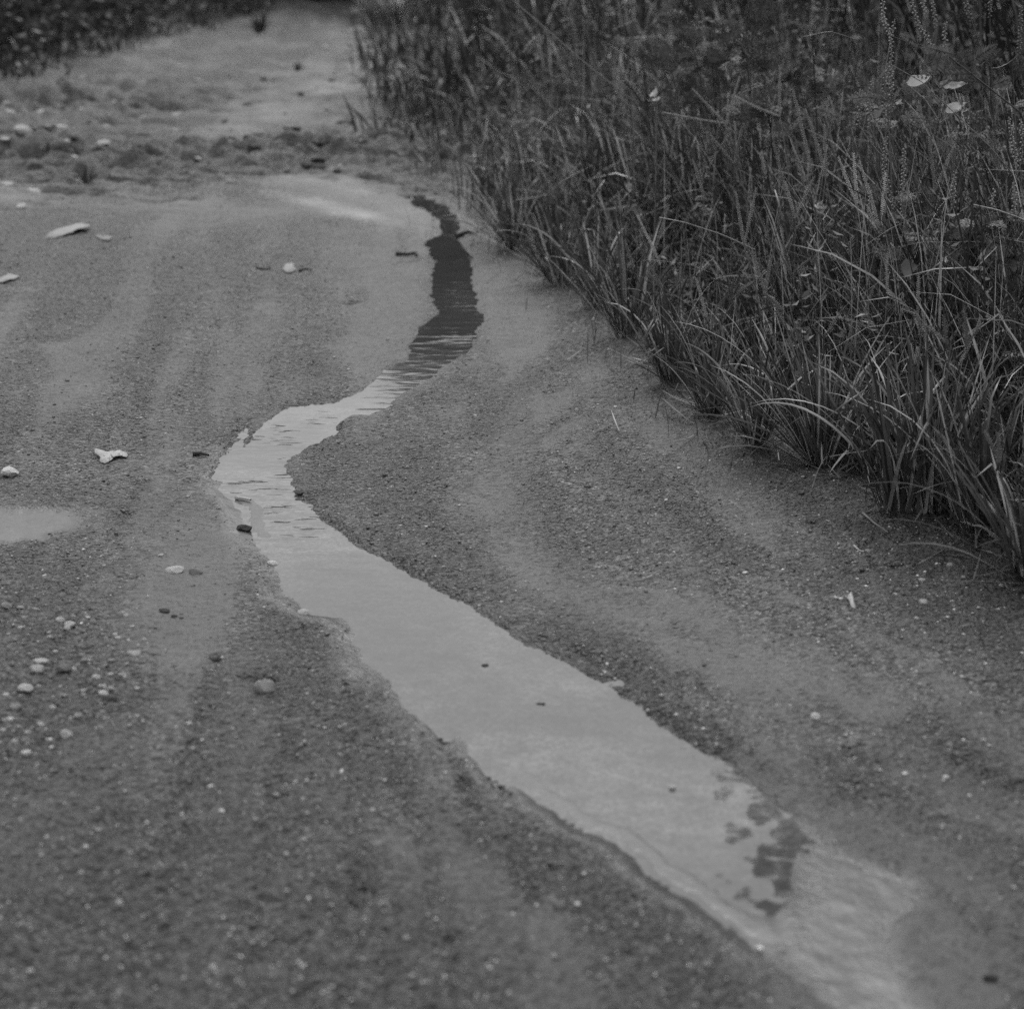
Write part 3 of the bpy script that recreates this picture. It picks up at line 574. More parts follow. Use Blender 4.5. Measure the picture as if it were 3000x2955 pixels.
SPX = [(2127,363,[(2028,260),(2167,225),(1942,330)],6.2,'three-fingered grass stalk with one finger pointing flat left, mid height in the grass'),
 (2285,341,[(2285,194),(2152,283)],6.0,'grass stalk with one upright finger and one bent left, right of the three-fingered stalk'),
 (2152,481,[(2074,388),(2175,372)],5.9,'grass stalk with a wide V of two fingers below the three-fingered stalk'),
 (2063,574,[(2028,466)],5.8,'grass stalk ending in one thick dark seed finger'),
 (1628,566,[(1574,481),(1512,555),(1512,586)],7.6,'grass stalk with three fingers spread flat left over the bend'),
 (1935,776,[(1865,629)],5.9,'grass stalk with a long pale finger bent sharply at its top'),
 (2579,683,[(2594,504),(2516,470),(2540,600)],5.2,'grass stalk with the brightest white braided finger at right'),
 (2377,504,[(2323,264)],5.6,'grass stalk with a very long straight finger leaning left'),
 (2420,520,[(2414,368),(2358,320)],5.6,'grass stalk with a thin upright finger right of the long straight one'),
 (2300,560,[(2266,420)],5.7,'grass stalk with a short finger left of the long straight one'),
 (2510,600,[(2456,460),(2500,450)],5.3,'grass stalk with two short fingers just left of the white braided one'),
 (2330,640,[(2384,520),(2300,532)],5.5,'grass stalk with fingers in a V over the pale fluff'),
 (2180,720,[(2155,560),(2216,550)],5.5,'grass stalk with two upright fingers in the middle of the grass front'),
 (1860,800,[(1808,655)],6.2,'grass stalk with one pale finger leaning left above the tall dark tuft'),
 (1890,820,[(1960,600)],6.1,'grass stalk with one finger leaning right above the tall dark tuft'),
 (2500,1010,[(2560,838)],4.9,'grass stalk with a slanting braided finger low in the grass front'),
 (2800,1085,[(2872,930)],4.7,'grass stalk with a braided finger slanting right, near the right edge'),
 (2600,860,[(2602,740),(2640,880)],5.0,'grass stalk with a bright jagged finger low in the centre of the grass'),
 (2690,920,[(2692,800),(2640,905)],4.9,'grass stalk with a broad upright finger beside the jagged one'),
 (2500,1240,[(2455,1165)],4.85,'grass stalk with a stubby finger above the slim tuft'),
 (1470,672,[(1408,636),(1412,655),(1430,668)],8.4,'grass stalk reaching flat left over the head of the water'),
 (2740,560,[(2800,420),(2720,400)],5.4,'grass stalk with thin fingers under the pale broad leaves'),
 (2240,860,[(2200,735),(2262,748)],5.3,'grass stalk with two fingers over the fanning tuft'),
 (2070,930,[(2040,815)],5.6,'grass stalk with a single pale finger above the narrow dark tuft')]
for hu, hv, tips, y, lab in SPX: px_stalk(hu, hv, tips, y, lab, tone=.42 if 'white' in lab else rng.uniform(.18, .30))
for k in range(60):
    x, y, d = [float(q[0]) for q in scatter_right(1, 4.4, 9.5, .05, 1.3, .9)]
    z0 = gz(x, y); hub = np.array([x, y, z0+rng.uniform(.3, .55)*(ss(-.1, .6, d)*.6+.5)]); tips = []
    for q in range(rng.integers(1, 4)):
        dd = nrm(np.array([rng.normal(-.25, .55), rng.normal(0, .4), 1.0])); tips.append(hub+dd*rng.uniform(.05, .10))
    stalk(hub, tips, ('short' if len(tips) == 1 else 'forked')+' flowering grass stalk '+('at the grass front' if d < .35 else 'deep in the grass')+(' near the camera' if y < 6 else ' farther up the track'), 'flowering grass stalks '+('at the grass front' if d < .35 else 'deep in the grass')+(', near' if y < 6 else ', far')+(', short' if len(tips) == 1 else ', forked'), rng.uniform(.12, .26))

# ------------------------------------------------------------------ seeded weeds at the upper right
def seed_weed(base_u, y, racemes, label, fronds=8, tone=.19, flen=.09):
    pts = [[PY(a, b, y+dy) for (a, b) in line] for line, dy in racemes]
    allp = np.array([p for l in pts for p in l]); bx = float(PY(base_u, 700, y)[0]); bz = gz(bx, y)
    t = thing('seeding_weed', label, 'weed', (bx, y, bz)); o0 = np.array([bx, y, bz])
    top = allp[np.argmax(allp[:, 2])]-o0; ms = MB(); main = bez((0, 0, 0), (top[0]*.2, 0, top[2]*.5), (top[0]*.8, top[1]*.8, top[2]*.8), 10)
    tube(ms, main, np.linspace(.0035, .0018, 10), tone*.7, 5)
    for l in pts:
        low = l[int(np.argmin([p[2] for p in l]))]-o0; k = int(np.clip(np.searchsorted(main[:, 2], low[2]-.10), 0, 9))
        tube(ms, bez(main[k], (main[k]+low)/2+np.array([0, 0, -.02]), low, 6), .0013, tone*.8, 4)
    ms.build('stem', MAT['grass'], t)
    for l in pts:
        p = np.array(l)-o0; p = p if p[0, 2] < p[-1, 2] else p[::-1]
        if len(p) == 2: p = bez(p[0], (p[0]+p[1])/2+rng.normal(0, .006, 3), p[1], 8)
        m3 = MB(); seeds(m3, p, .0085, .0034, tone*rng.uniform(.9, 1.4), .8, 2.4, .75, .0011, .3, .35); m3.build('seed_spike', MAT['seed'], t)
    for k in range(fronds):
        m4 = MB(); i = rng.integers(2, 9); az = rng.uniform(0, 6.28)
        frond(m4, main[i], (math.cos(az), math.sin(az)-.25, rng.uniform(.1, .7)), flen*rng.uniform(.7, 1.3), 8, .03, .005, tone*rng.uniform(.25, .55), 4, (rng.normal(0, .6), -.6, .6)); m4.build('leaf', MAT['leaf'], t)
seed_weed(2640,5.5,[([(2584,-30),(2590,60),(2611,116),(2612,171)],0),([(2621,58),(2608,120)],.03),([(2601,186),(2588,280),(2596,360)],.02),([(2611,178),(2612,250),(2611,330)],-.02),([(2522,262),(2516,365)],.05),([(2556,232),(2548,372)],.04),([(2596,400),(2590,500),(2620,610)],-.05)],'tall weed with a column of beaded seed spikes, left of the pale broad leaves',10)
seed_weed(2760,5.7,[([(2665,-20),(2690,70),(2739,148)],0),([(2730,-20),(2742,80)],.03),([(2770,66),(2770,136)],.0),([(2700,-40),(2712,40)],.05)],'seeding weed whose beaded spikes leave the top of the picture',8)
seed_weed(2680,5.3,[([(2649,435),(2643,582)],0),([(2548,555),(2552,660)],.03),([(2797,503),(2793,610)],-.04),([(2630,560),(2650,640)],.05)],'seeding weed with short beaded spikes above the lower feathery clump',8)
seed_weed(2960,5.2,[([(2970,535),(2968,636)],0),([(2956,345),(2980,490)],.06),([(2990,350),(2994,470)],.03),([(2915,555),(2912,640)],.02)],'seeding weed with beaded spikes close to the right edge',9)
seed_weed(2930,5.6,[([(2830,-20),(2846,60)],0),([(2990,20),(2985,160)],.04),([(2905,-30),(2900,50)],.02)],'leafy seeding weed in the upper right corner',14,.09,.11)

def feathery(u, v, y, h_hint, spread, n, tone, label, ll=.035, L=.14, plume=0):
    c = PY(u, v, y); bx = c[0]+.05; bz = gz(bx, y); t = thing('feathery_weed', label, 'weed', (bx, y, bz)); H = c[2]-bz
    ms = MB(); top = np.array([c[0]-bx, 0, H*.95]); main = bez((0, 0, 0), (0, 0, H*.5), top, 8); tube(ms, main, np.linspace(.004, .002, 8), tone*.7, 5)
    br = []
    for k in range(max(4, n//6)):
        e = top+np.array([rng.normal(0, spread), rng.normal(0, spread*.5), rng.normal(0, spread*.55)]); e[2] = min(e[2], H+.16); i = rng.integers(3, 7)
        l = bez(main[i], (main[i]+e)/2+np.array([0, 0, .03]), e, 7); tube(ms, l, np.linspace(.0016, .0009, 7), tone*.8, 3); br.append(l)
    ms.build('stem', MAT['grass'], t); mf = MB()
    for k in range(n):
        l = br[rng.integers(len(br))]; p = l[rng.integers(2, 7)]; az = rng.uniform(0, 6.28)
        frond(mf, p, (math.cos(az), math.sin(az)*.8, rng.uniform(-.1, .7)), L*rng.uniform(.5, 1.1), 9, ll*rng.uniform(.7, 1.2), .0055, tone*rng.uniform(.7, 1.5), 4, nrm(np.array([rng.normal(0, .8), rng.normal(-.6, .6), rng.normal(.3, .6)])), rng.uniform(.2, .9))
    o = mf.build('foliage', MAT['leaf'], t)
    for k in range(plume):
        mp = MB(); p = br[k % len(br)][-1]; d = np.array([rng.normal(-.6, .3), rng.normal(0, .2), rng.uniform(-.1, .5)])
        seeds(mp, bez(p, p+d*.06, p+d*.12+np.array([0, 0, -.03]), 8), .014, .0042, tone*2.3, .75, 2.4, .45, .001, .4); mp.build('flower_plume', MAT['seed'], t)
feathery(2080,60,7.2,1,.15,46,.042,'broad feathery weed at the top centre, soft with blur',plume=3)
feathery(2190,140,6.6,1,.09,26,.06,'feathery weed with pale curling plumes, in front of the broad blurred one',.03,.11,plume=6)
feathery(2250,250,6.3,1,.07,18,.05,'small feathery weed just below the pale curling plumes',.028,.10,plume=1)
feathery(1880,120,7.8,1,.16,34,.04,'dim feathery weed behind the grass, left of the broad one')
feathery(2860,660,5.1,1,.07,34,.07,'dense fern-like weed clump low at the right edge',.026,.06,plume=1)
feathery(2690,690,5.2,1,.06,14,.055,'sparse fern-like weed left of the dense clump',.024,.09)
feathery(2950,270,5.6,1,.10,20,.055,'feathery weed hanging in from the right edge',.03,.12)
feathery(2380,60,6.6,1,.13,24,.05,'dark feathery weed in the gloom at the top, right of the plumes')
feathery(2900,60,6.0,1,.12,24,.055,'feathery weed behind the beaded spikes in the upper right corner')

# pinnate-leaved sprig crossing in front of the pale leaves
def sprig():
    a = PY(2640,195,5.35); bx, by = a[0]+.42, 5.35; bz = gz(bx, by); t = thing('pinnate_weed', 'dark arching sprig with comb-like leaves crossing in front of the pale broad leaves', 'weed', (bx, by, bz)); o0 = np.array([bx, by, bz])
    p = np.array([PY(2990,330,5.35), PY(2830,205,5.34), PY(2760,150,5.35), PY(2660,125,5.35), PY(2572,92,5.36)])-o0
    ms = MB(); tube(ms, np.concatenate([[(0, 0, 0), (.03, 0, p[0, 2]*.6)], p]), np.linspace(.003, .0012, 7), .05, 5); ms.build('stem', MAT['grass'], t)
    for (u0, v0, u1, v1) in ((2860,215,2680,222),(2800,160,2700,140),(2830,190,2920,130),(2760,150,2740,215),(2700,135,2640,100),(2900,255,2960,230)):
        m = MB(); q0, q1 = PY(u0, v0, 5.34)-o0, PY(u1, v1, 5.30)-o0; L = np.linalg.norm(q1-q0)
        frond(m, q0, q1-q0, L, 12, .022, .006, .06, 0, (0, -.8, .6), .05); m.build('leaf', MAT['leaf'], t)
sprig()
def broadleaf(name, label, y, leaves, base_u, tone):
    bx = float(PY(base_u, 600, y)[0]); bz = gz(bx, y); t = thing(name, label, 'weed', (bx, y, bz)); o0 = np.array([bx, y, bz]); ms = MB()
    for (u0, v0, u1, v1, wd) in leaves:
        a, b = PY(u0, v0, y)-o0, PY(u1, v1, y-.03)-o0; ax = b-a; L = np.linalg.norm(ax); ax /= L; sdv = nrm(np.cross(ax, np.array([0, -.92, .4])))
        up = np.cross(sdv, ax); n, m = 9, 5; tt, cc = np.linspace(0, 1, n), np.linspace(-1, 1, m); V = []
        for i in tt:
            wv = wd*L*np.sin(np.pi*min(1, .03+.97*i)**.8)**1.1
            for c in cc: V.append(a+ax*L*i+sdv*wv*c*.5+up*(abs(c)*wv*.10+.04*L*math.sin(i*5)+rng.normal(0, .0022))+sdv*rng.normal(0, .0015))
        i, j = np.meshgrid(np.arange(n-1), np.arange(m-1), indexing='ij'); k = i*m+j; mb = MB()
        mb.add(V, tone*rng.uniform(.85, 1.15), quads=np.stack([k, k+1, k+m+1, k+m], -1).reshape(-1, 4)); mb.build('leaf', MAT['leaf'], t)
        tube(ms, bez((0, 0, a[2]*.55), (0, 0, a[2]*.9), a, 6), .0013, tone*.5, 4)
    tube(ms, bez((0, 0, 0), (0, .02, .3), (0, 0, max(.1, a[2]*.9)), 6), .0022, tone*.5, 5); ms.build('stem', MAT['grass'], t)
broadleaf('broadleaf_weed','weed with three pale broad leaves catching the light, upper right',5.6,[(2655,246,2728,224,.42),(2765,258,2834,243,.30),(2768,326,2830,302,.42)],2790,.45)
broadleaf('broadleaf_weed','weed with pale crumpled leaves behind the column of seed spikes',5.75,[(2525,300,2575,318,.35),(2560,345,2592,305,.35),(2625,300,2645,305,.5),(2540,322,2560,290,.4)],2570,.26)
broadleaf('broadleaf_weed','weed with dull rounded leaves at the far right, beside the fern-like clump',5.1,[(2925,790,2990,770,.8),(2960,830,3010,815,.7),(2640,790,2690,780,.9)],2960,.12)
broadleaf('broadleaf_weed','low weed with one pale withered leaf at the right edge near the ground',4.25,[(2930,1620,3010,1660,.4),(2900,1680,3000,1720,.35)],3000,.18)
broadleaf('broadleaf_weed','weed holding a pale fluffy bud in the middle of the grass',5.55,[(2388,600,2414,612,.4),(2400,622,2424,604,.35),(2402,606,2410,590,.5)],2405,.36)
broadleaf('broadleaf_weed','weed with a tiny white flower in the blurred grass',6.6,[(1910,272,1926,276,1.0),(1920,290,1928,296,1.0)],1920,.35)
def foxtail(u0, v0, u1, v1, y, label, tone=.2, r=.016):
    a, b = PY(u0, v0, y), PY(u1, v1, y); bx = a[0]+.06; bz = gz(bx, y); t = thing('foxtail_grass', label, 'grass stalk', (bx, y, bz)); o0 = np.array([bx, y, bz]); a, b = a-o0, b-o0
    ms = MB(); tube(ms, bez((0, 0, 0), (0, 0, a[2]*.8), a, 8), .0014, tone*.5, 4); ms.build('stem', MAT['grass'], t)
    m = MB(); pts = bez(a, (a+b)/2+np.array([0, 0, .012]), b, 9)
    for k in range(3): seeds(m, pts, r, .0016, tone, .62, 2.4, .16, .0035, .6)
    m.build('seed_head', MAT['seed'], t)
foxtail(1588,105,1538,158,7.4,'drooping pale foxtail head standing clear in the blurred grass',.26)
foxtail(1880,300,1828,240,6.6,'plump foxtail head leaning left, right of the drooping one',.14)
foxtail(1660,20,1685,-20,7.0,'pale foxtail head at the very top of the blurred grass',.2)
foxtail(1815,20,1850,18,7.2,'small curled foxtail head near the top of the picture',.18)
def fallen_stem(name, label, pts, y, tone, rad=.0018):
    p = np.array([PY(u, v, yy) for (u, v), yy in zip(pts, y)]); o0 = np.array([p[-1, 0], p[-1, 1], gz(p[-1, 0], p[-1, 1])]); t = thing(name, label, 'grass stalk', tuple(o0)); ms = MB()
    q = np.concatenate([p-o0, [[0, 0, 0]]]); tt = np.linspace(0, 1, len(q)); t2 = np.linspace(0, 1, 16); q = np.stack([np.interp(t2, tt, q[:, k]) for k in range(3)], -1)
    tube(ms, q, np.linspace(rad*.6, rad, 16), tone, 4); ms.build('stem', MAT['grass'], t)
fallen_stem('bent_stalk','long pale bent stalk slanting across the blurred grass from the top',[(1500,0),(1600,85),(1720,190),(1860,300)],[7.2,7.15,7.1,7.1],.20,.0022)
fallen_stem('bent_stalk','thin white stalk lying across the grass front, left of centre',[(1932,637),(2000,650),(2110,685),(2220,735)],[5.5,5.5,5.6,5.7],.36,.0017)
fallen_stem('bent_stalk','pale broken stalk slanting in from the right edge',[(2852,600),(2920,615),(2990,640),(3080,690)],[5.0,5.0,5.05,5.1],.30,.0028)
fallen_stem('bent_stalk','straight thin stalk slanting down right in front of the pale leaves',[(2610,190),(2700,240),(2800,335),(2900,430),(3010,560)],[5.3,5.3,5.3,5.3,5.3],.15,.0016)
fallen_stem('bent_stalk','thin stalk arching up from the dark upper middle',[(2350,110),(2430,92),(2520,120),(2500,260)],[5.9,5.9,5.9,6.0],.11,.0016)

# ------------------------------------------------------------------ shrubs and trees
def leaf_cloud(mb, centers, n, r, size, tone, flat=.75):
    c = centers[rng.integers(len(centers), size=n)]; d = nrm(rng.normal(0, 1, (n, 3)))*(rng.uniform(.25, 1, (n, 1))**.6)*r; d[:, 2] *= flat
    p = c+d; a = nrm(rng.normal(0, 1, (n, 3))); b = nrm(np.cross(a, rng.normal(0, 1, (n, 3)))); s = size*rng.uniform(.6, 1.3, (n, 1))
    v = np.stack([p-a*s*.5, p+b*s*.25, p+a*s*.5, p-b*s*.25], 1); mb.add(v, np.repeat(tone*rng.uniform(.7, 1.3, n), 4), quads=(np.arange(n)*4)[:, None]+np.arange(4)[None])
def shrub(x, y, H, R, n, label, group, leaf=.075, tone=.045):
    z0 = gz(x, y); t = thing('shrub', label, 'shrub', (x, y, z0), group); ms = MB(); cs = []
    for k in range(12):
        az = rng.uniform(0, 6.28); rr = R*rng.uniform(.1, .85); e = np.array([math.cos(az)*rr, math.sin(az)*rr, H*rng.uniform(.25, .95)])
        tube(ms, bez((0, 0, -.02), (e[0]*.3, e[1]*.3, e[2]*.6), e, 6), np.linspace(.014, .004, 6), .05, 4); cs.append(e); cs.append(e*np.array([.8, .8, .55])); cs.append(e*np.array([1.05, 1.05, .25])); cs.append(e*np.array([1.25, 1.25, .1]))
    ms.build('stem', MAT['bark'], t); mf = MB(); leaf_cloud(mf, np.array(cs), n, R*.42, leaf, tone); mf.build('foliage', MAT['leaf'], t)
for x, y, H, R, lab in [(-4.35,14.3,1.2,1.05,'dark shrub at the left edge of the picture, nearest on the far verge'),(-4.0,16.2,1.3,1.05,'dark shrub second from the left edge on the far verge'),(-3.75,18.1,1.4,1.0,'dark shrub behind the white stone on the far verge'),
   (-3.35,20.2,1.6,1.0,'dark shrub right of the white stone on the far verge'),(-2.7,22.6,1.7,1.0,'dark shrub closing off the track at the top, left of the pale tufts'),(-2.0,23.4,1.2,.7,'small dim shrub at the top edge, where the track leaves the picture'),(-1.6,25.0,1.8,1.0,'dim shrub beyond the end of the track at the top'),(-5.6,12.6,1.3,.9,'shrub barely entering at the left edge of the picture'),(-5.9,17.5,2.0,1.1,'shrub in the second row behind the far left verge'),(-5.0,21.0,2.1,1.2,'shrub behind the right end of the far left verge')]:
    shrub(x, y, H, R, 4200, lab, 'dark shrubs on the far verge')
def make_verge():
    mb = MB(); n = 2600; y = rng.uniform(12, 25, n); x = np.interp(y, [12, 14.7, 17.6, 20.9, 23, 25], [-4.3, -3.75, -3.25, -2.5, -1.9, -1.5]) - rng.uniform(-.45, 1.0, n) + .28*vn(y*1.1, 0*y, 5); x = x + .2*vn(y*3.1, x*3, 6); z = terrain(x, y)[0]
    d = rng.uniform(.08, .32, n); blades(mb, np.stack([x, y, z], -1), rng.uniform(0, 6.28, n), np.abs(rng.normal(.5, .4, n)), np.abs(rng.normal(.6, .9, n)), d, rng.uniform(.012, .022, n), rng.uniform(.02, .045, n), 4)
    tag(mb.build('verge_grass', MAT['grass']), 'dark blurred grass at the foot of the far left shrubs', 'grass', kind='stuff')
make_verge()
def tree(x, y, H, R, z_low, n, label, leaf=.2):
    z0 = gz(x, y); t = thing('tree', label, 'tree', (x, y, z0)); mt = MB(); tube(mt, bez((0, 0, -.1), (.1, 0, H*.4), (.05, .1, H*.85), 10), np.linspace(.035*H**.5, .015, 10), .07, 8); cs = []
    for k in range(36):
        f = rng.uniform(z_low/H, .95); az = rng.uniform(0, 6.28); rr = R*math.sqrt(max(.05, 1-((f-(z_low/H+1)/2)/(.62*(1-z_low/H)+.01))**2))*rng.uniform(.4, .95)
        e = np.array([math.cos(az)*rr, math.sin(az)*rr, H*f]); tube(mt, bez((.05, 0, H*f*.7), (e[0]*.5, e[1]*.5, H*f*.9), e, 6), np.linspace(.03, .008, 6), .07, 5); cs.append(e)
    mt.build('trunk', MAT['bark'], t); mf = MB(); leaf_cloud(mf, np.array(cs), n, R*.45, leaf, .045, .8); mf.build('crown', MAT['leaf'], t)
tree(.3,25.5,5.0,2.0,.2,16000,'tree beyond the end of the track, mirrored in the dark stretch of water')
tree(-.9,24.2,4.0,1.5,.1,14000,'dense low tree at the end of the track, in front of the mirrored one')
tree(-2.2,27.5,3.9,1.7,.2,12000,'lower tree beyond the end of the track, left of the mirrored one')
tree(3.4,22.0,5.5,2.0,.3,10000,'tree far behind the grass on the right')
tree(2.68,10.6,5.6,1.1,1.9,9000,'tree behind the grass, its edge mirrored in the near water')

# ------------------------------------------------------------------ stones, clods, leaves lying on the track
def rock_mesh(name, seed, mat, rough=.25, tone=1.0):
    r = np.random.default_rng(seed); iv, fi = ico(); V, F = iv.copy(), fi
    mid = {}; vl = list(V); nf = []
    def mp(a, b):
        k = (min(a, b), max(a, b))
        if k not in mid: mid[k] = len(vl); q = vl[a]+vl[b]; vl.append(q/np.linalg.norm(q))
        return mid[k]
    for a, b, c in F: ab, bc, ca = mp(a, b), mp(b, c), mp(c, a); nf += [(a, ab, ca), (b, bc, ab), (c, ca, bc), (ab, bc, ca)]
    V = np.array(vl); o = r.uniform(0, 50, 3)
    for k in range(5):                                      # a few flat facets, then lumps
        n = nrm(r.normal(0, 1, 3)); dcut = r.uniform(.55, .9); h = V@n; V = np.where((h > dcut)[:, None], V-n*(h-dcut)[:, None], V)
    V = V*(1+rough*(vn(V[:, 0]*2+o[0], V[:, 1]*2+V[:, 2]*1.7+o[1], seed)[:, None]))
    mb = MB(); mb.add(V, tone, tris=nf); me = mb.mesh(name, False); me.materials.append(mat); return me
STONES = {}
def stone(kind, u, v, wpx, hf, tone, label, cat, group=None, asp=.8, sink=.3, seed=None):
    x, y = G(u, v); z = max(gz(x, y), -.001) if kind != 'in' else gz(x, y); wd = wpx/pxm(v)*.6
    tq = round(tone, 2); sd = (int(rng.integers(6)) if seed is None else seed); key = (kind, tq, sd)
    if key not in STONES: STONES[key] = rock_mesh(kind, sd*7+3, MAT['clod' if kind == 'mud_clod' else 'stone'], .28 if kind == 'mud_clod' else .16, tq)
    o = bpy.data.objects.new(kind, STONES[key]); sc.collection.objects.link(o)
    o.scale = (wd, wd*asp, wd*hf); o.location = (x, y, z+wd*hf*(1-2*sink)*.9); o.rotation_euler = (rng.normal(0, .12), rng.normal(0, .12), rng.normal(0, .35)); return tag(o, label, cat, group)
st = lambda *a, **k: stone('pebble', *a, **k)
stone('stone',775,2047,56,.8,.25,'angular grey stone sitting in a dent in the sand, left of the stream','stone',asp=.9,sink=.22,seed=2)
stone('stone',30,1408,44,.7,.5,'bright white stone at the left edge, above the pale puddle','stone',asp=.8,sink=.2,seed=1)
stone('mud_clod',716,1555,38,.55,.05,'dark round mud clod on the left bank of the stream','clod',sink=.2,seed=3)
stone('stone',390,104,40,.6,.42,'white stone at the foot of the far dark shrubs','stone',seed=4)
stone('stone',70,405,56,.55,.26,'pale stone in the rubble at the far left edge','stone',seed=1)
stone('stone',637,444,27,.6,.50,'small white stone in the middle of the churned band','stone',seed=2)
stone('stone',1090,497,20,.8,.50,'larger of two white stones at the right end of the churned band','stone',seed=0)
stone('stone',995,493,14,.8,.45,'smaller of two white stones at the right end of the churned band','stone',seed=4)
stone('mud_clod',2902,2884,44,.4,.04,'blurred dark clod in the lower right corner','clod',sink=.25,seed=5)
stone('mud_clod',1420,1950,18,.4,.05,'small dark clod lying in the middle of the pale water','clod',sink=.2,seed=1)
stone('mud_clod',1584,2062,26,.4,.05,'faint flat clod under the pale water downstream of the small dark clod','clod',sink=.45,seed=2)
stone('pebble',1970,2310,18,.8,.40,'single white pebble standing in the near water','pebble',sink=.2,seed=0)
stone('mud_clod',484,1822,28,.4,.05,'dark clod on the left sand, larger of a close pair','clod',seed=0)
stone('mud_clod',512,1837,20,.4,.05,'dark clod on the left sand, smaller of a close pair','clod',seed=4)
stone('mud_clod',626,1956,32,.4,.05,'flat dark clod above the angular grey stone','clod',seed=2)
stone('mud_clod',326,2110,40,.4,.05,'dark clod under two white pebbles in the left gravel','clod',seed=3)
stone('mud_clod',878,1452,24,.35,.07,'dark crumb on the right bank at the narrow bend','clod',seed=0)
stone('pebble',303,2068,24,.7,.48,'white pebble in the left gravel, upper of a close pair','pebble',seed=2)
stone('pebble',306,2094,25,.7,.48,'white pebble in the left gravel, lower of a close pair','pebble',seed=1)
stone('pebble',191,2017,52,.35,.10,'grey flat slab with a dark rim in the left gravel','pebble',seed=4)
stone('pebble',81,2270,28,.8,.46,'bright pebble at the lower end of the left gravel','pebble',seed=0)
stone('pebble',209,1876,38,.5,.34,'long pale pebble at the upper end of the left gravel','pebble',seed=3)
stone('pebble',799,1652,30,.5,.46,'white pebble touching the left edge of the water','pebble',seed=5)
stone('pebble',888,1803,30,.5,.40,'pale pebble by the notch in the left bank','pebble',seed=1)
stone('pebble',2388,2127,26,.9,.50,'whitest bit on the sand right of the near water','pebble',seed=3)
stone('pebble',2701,1803,24,.7,.36,'pale crumpled pebble on the dark sand below the grass','pebble',seed=2)
for u, v, w_ in [(21,1813,34),(28,1908,11),(49,1926,10),(147,1915,13),(396,1968,40),(456,1966,20),(426,1922,15),(330,1990,25),(426,1988,13),(112,2015,42),(286,2042,23),(77,2078,42),(49,2132,33),(23,2097,22),(81,2226,29),(200,2209,40),(212,2162,15),(233,2159,25),(84,2199,17),(123,1985,40),(184,1783,25),(140,1880,12),(260,1850,14),(70,1850,12),(340,1905,16),(520,2010,12),(370,2040,14),(160,2130,18),(250,2090,16),(120,2170,20),(300,2190,15),(30,2180,18),(180,2260,14),(390,1880,14),(240,1940,20),(90,1960,16)] + [(float(rng.uniform(-10,420)), float(rng.uniform(1800,2240)), float(rng.uniform(9,24))) for k in range(50)]:
    stone('pebble',u,v,w_,rng.uniform(.4,.75),float(rng.choice([.18,.26,.34,.4])),('large' if w_ > 28 else 'middling' if w_ > 16 else 'small')+' pale flattish pebble in the '+('upper' if v < 2020 else 'lower')+' half of the left gravel patch','pebble',('large' if w_ > 28 else 'middling' if w_ > 16 else 'small')+' pebbles in the '+('upper' if v < 2020 else 'lower')+' left gravel',sink=.42)
for u, v, w_ in [(512,1692,50),(574,1695,40),(472,1643,15),(306,1680,11),(846,1778,17),(419,2108,15),(481,2071,10),(670,2062,12),(672,2095,13),(554,2160,22),(603,2239,26),(628,2136,11),(798,2081,11),(640,1500,12),(560,1560,12)]:
    stone('pebble',u,v,w_,rng.uniform(.35,.6),float(rng.choice([.16,.24,.36])),'scattered small pebble on the sand between the gravel patch and the stream','pebble','pebbles between gravel patch and stream',sink=.35)
for u, v, w_ in [(757,2372,21),(811,2358,17),(995,2236,13),(890,2374,11),(1151,2359,11),(92,2880,19),(625,2884,27),(890,2888,20),(842,2676,17),(353,2696,21),(799,2779,15),(1191,2818,17),(121,2339,11),(1623,2854,23),(2051,2866,17),(2121,2807,30),(450,2500,12),(1330,2700,12),(240,2600,14),(30,2480,16),(1000,2520,12),(1440,2800,14)]:
    stone('pebble',u,v,w_,rng.uniform(.5,.8),float(rng.choice([.24,.36,.46])),'blurred pale pebble on the foreground sand '+('below the water' if u > 1400 else 'at bottom left' if u < 500 else 'at bottom centre'),'pebble','blurred foreground pebbles '+('below the water' if u > 1400 else 'at bottom left' if u < 500 else 'at bottom centre'),sink=.3)
for u, v, w_ in [(2683,1850,15),(2695,1731,17),(2880,2193,15),(2895,2208,11),(2970,2617,13),(2742,2546,13),(2540,1650,16),(2350,1440,12),(2385,1437,12),(2620,1780,12),(2780,1690,18),(2820,1730,14),(2560,1835,12),(2300,1970,10),(2930,1745,16),(2240,1880,10),(2160,1500,12),(2270,1470,10)]:
    stone('pebble',u,v,w_,rng.uniform(.5,.8),float(rng.choice([.24,.34,.44])),'small pale pebble on the dark sand '+('close below the grass' if v < 1900 else 'towards the lower right edge'),'pebble','pebbles on the right-hand sand '+('below the grass' if v < 1900 else 'at lower right'),sink=.3)
for k in range(70):
    u, v = rng.uniform(0, 1080), rng.uniform(110, 390); x, y = G(u, v)
    if x > float(edge_x(y))-.1 or v < 230-.24*u: continue
    pal = k % 5 < 2; pl_ = 'left of' if u < 560 else 'right of'
    stone('stone' if pal else 'mud_clod', u, v, rng.uniform(8, 24), .4, float(rng.choice([.2, .3])) if pal else .05, ('blurred pale stone' if pal else 'blurred dark clod')+' scattered on the far track beyond the churned band, '+pl_+' its middle', 'stone' if pal else 'clod', ('pale stones' if pal else 'dark clods')+' on the far track '+pl_+' its middle', sink=.35)
where = lambda u: 'at the left end' if u < 330 else ('in the middle' if u < 800 else 'at the right end')
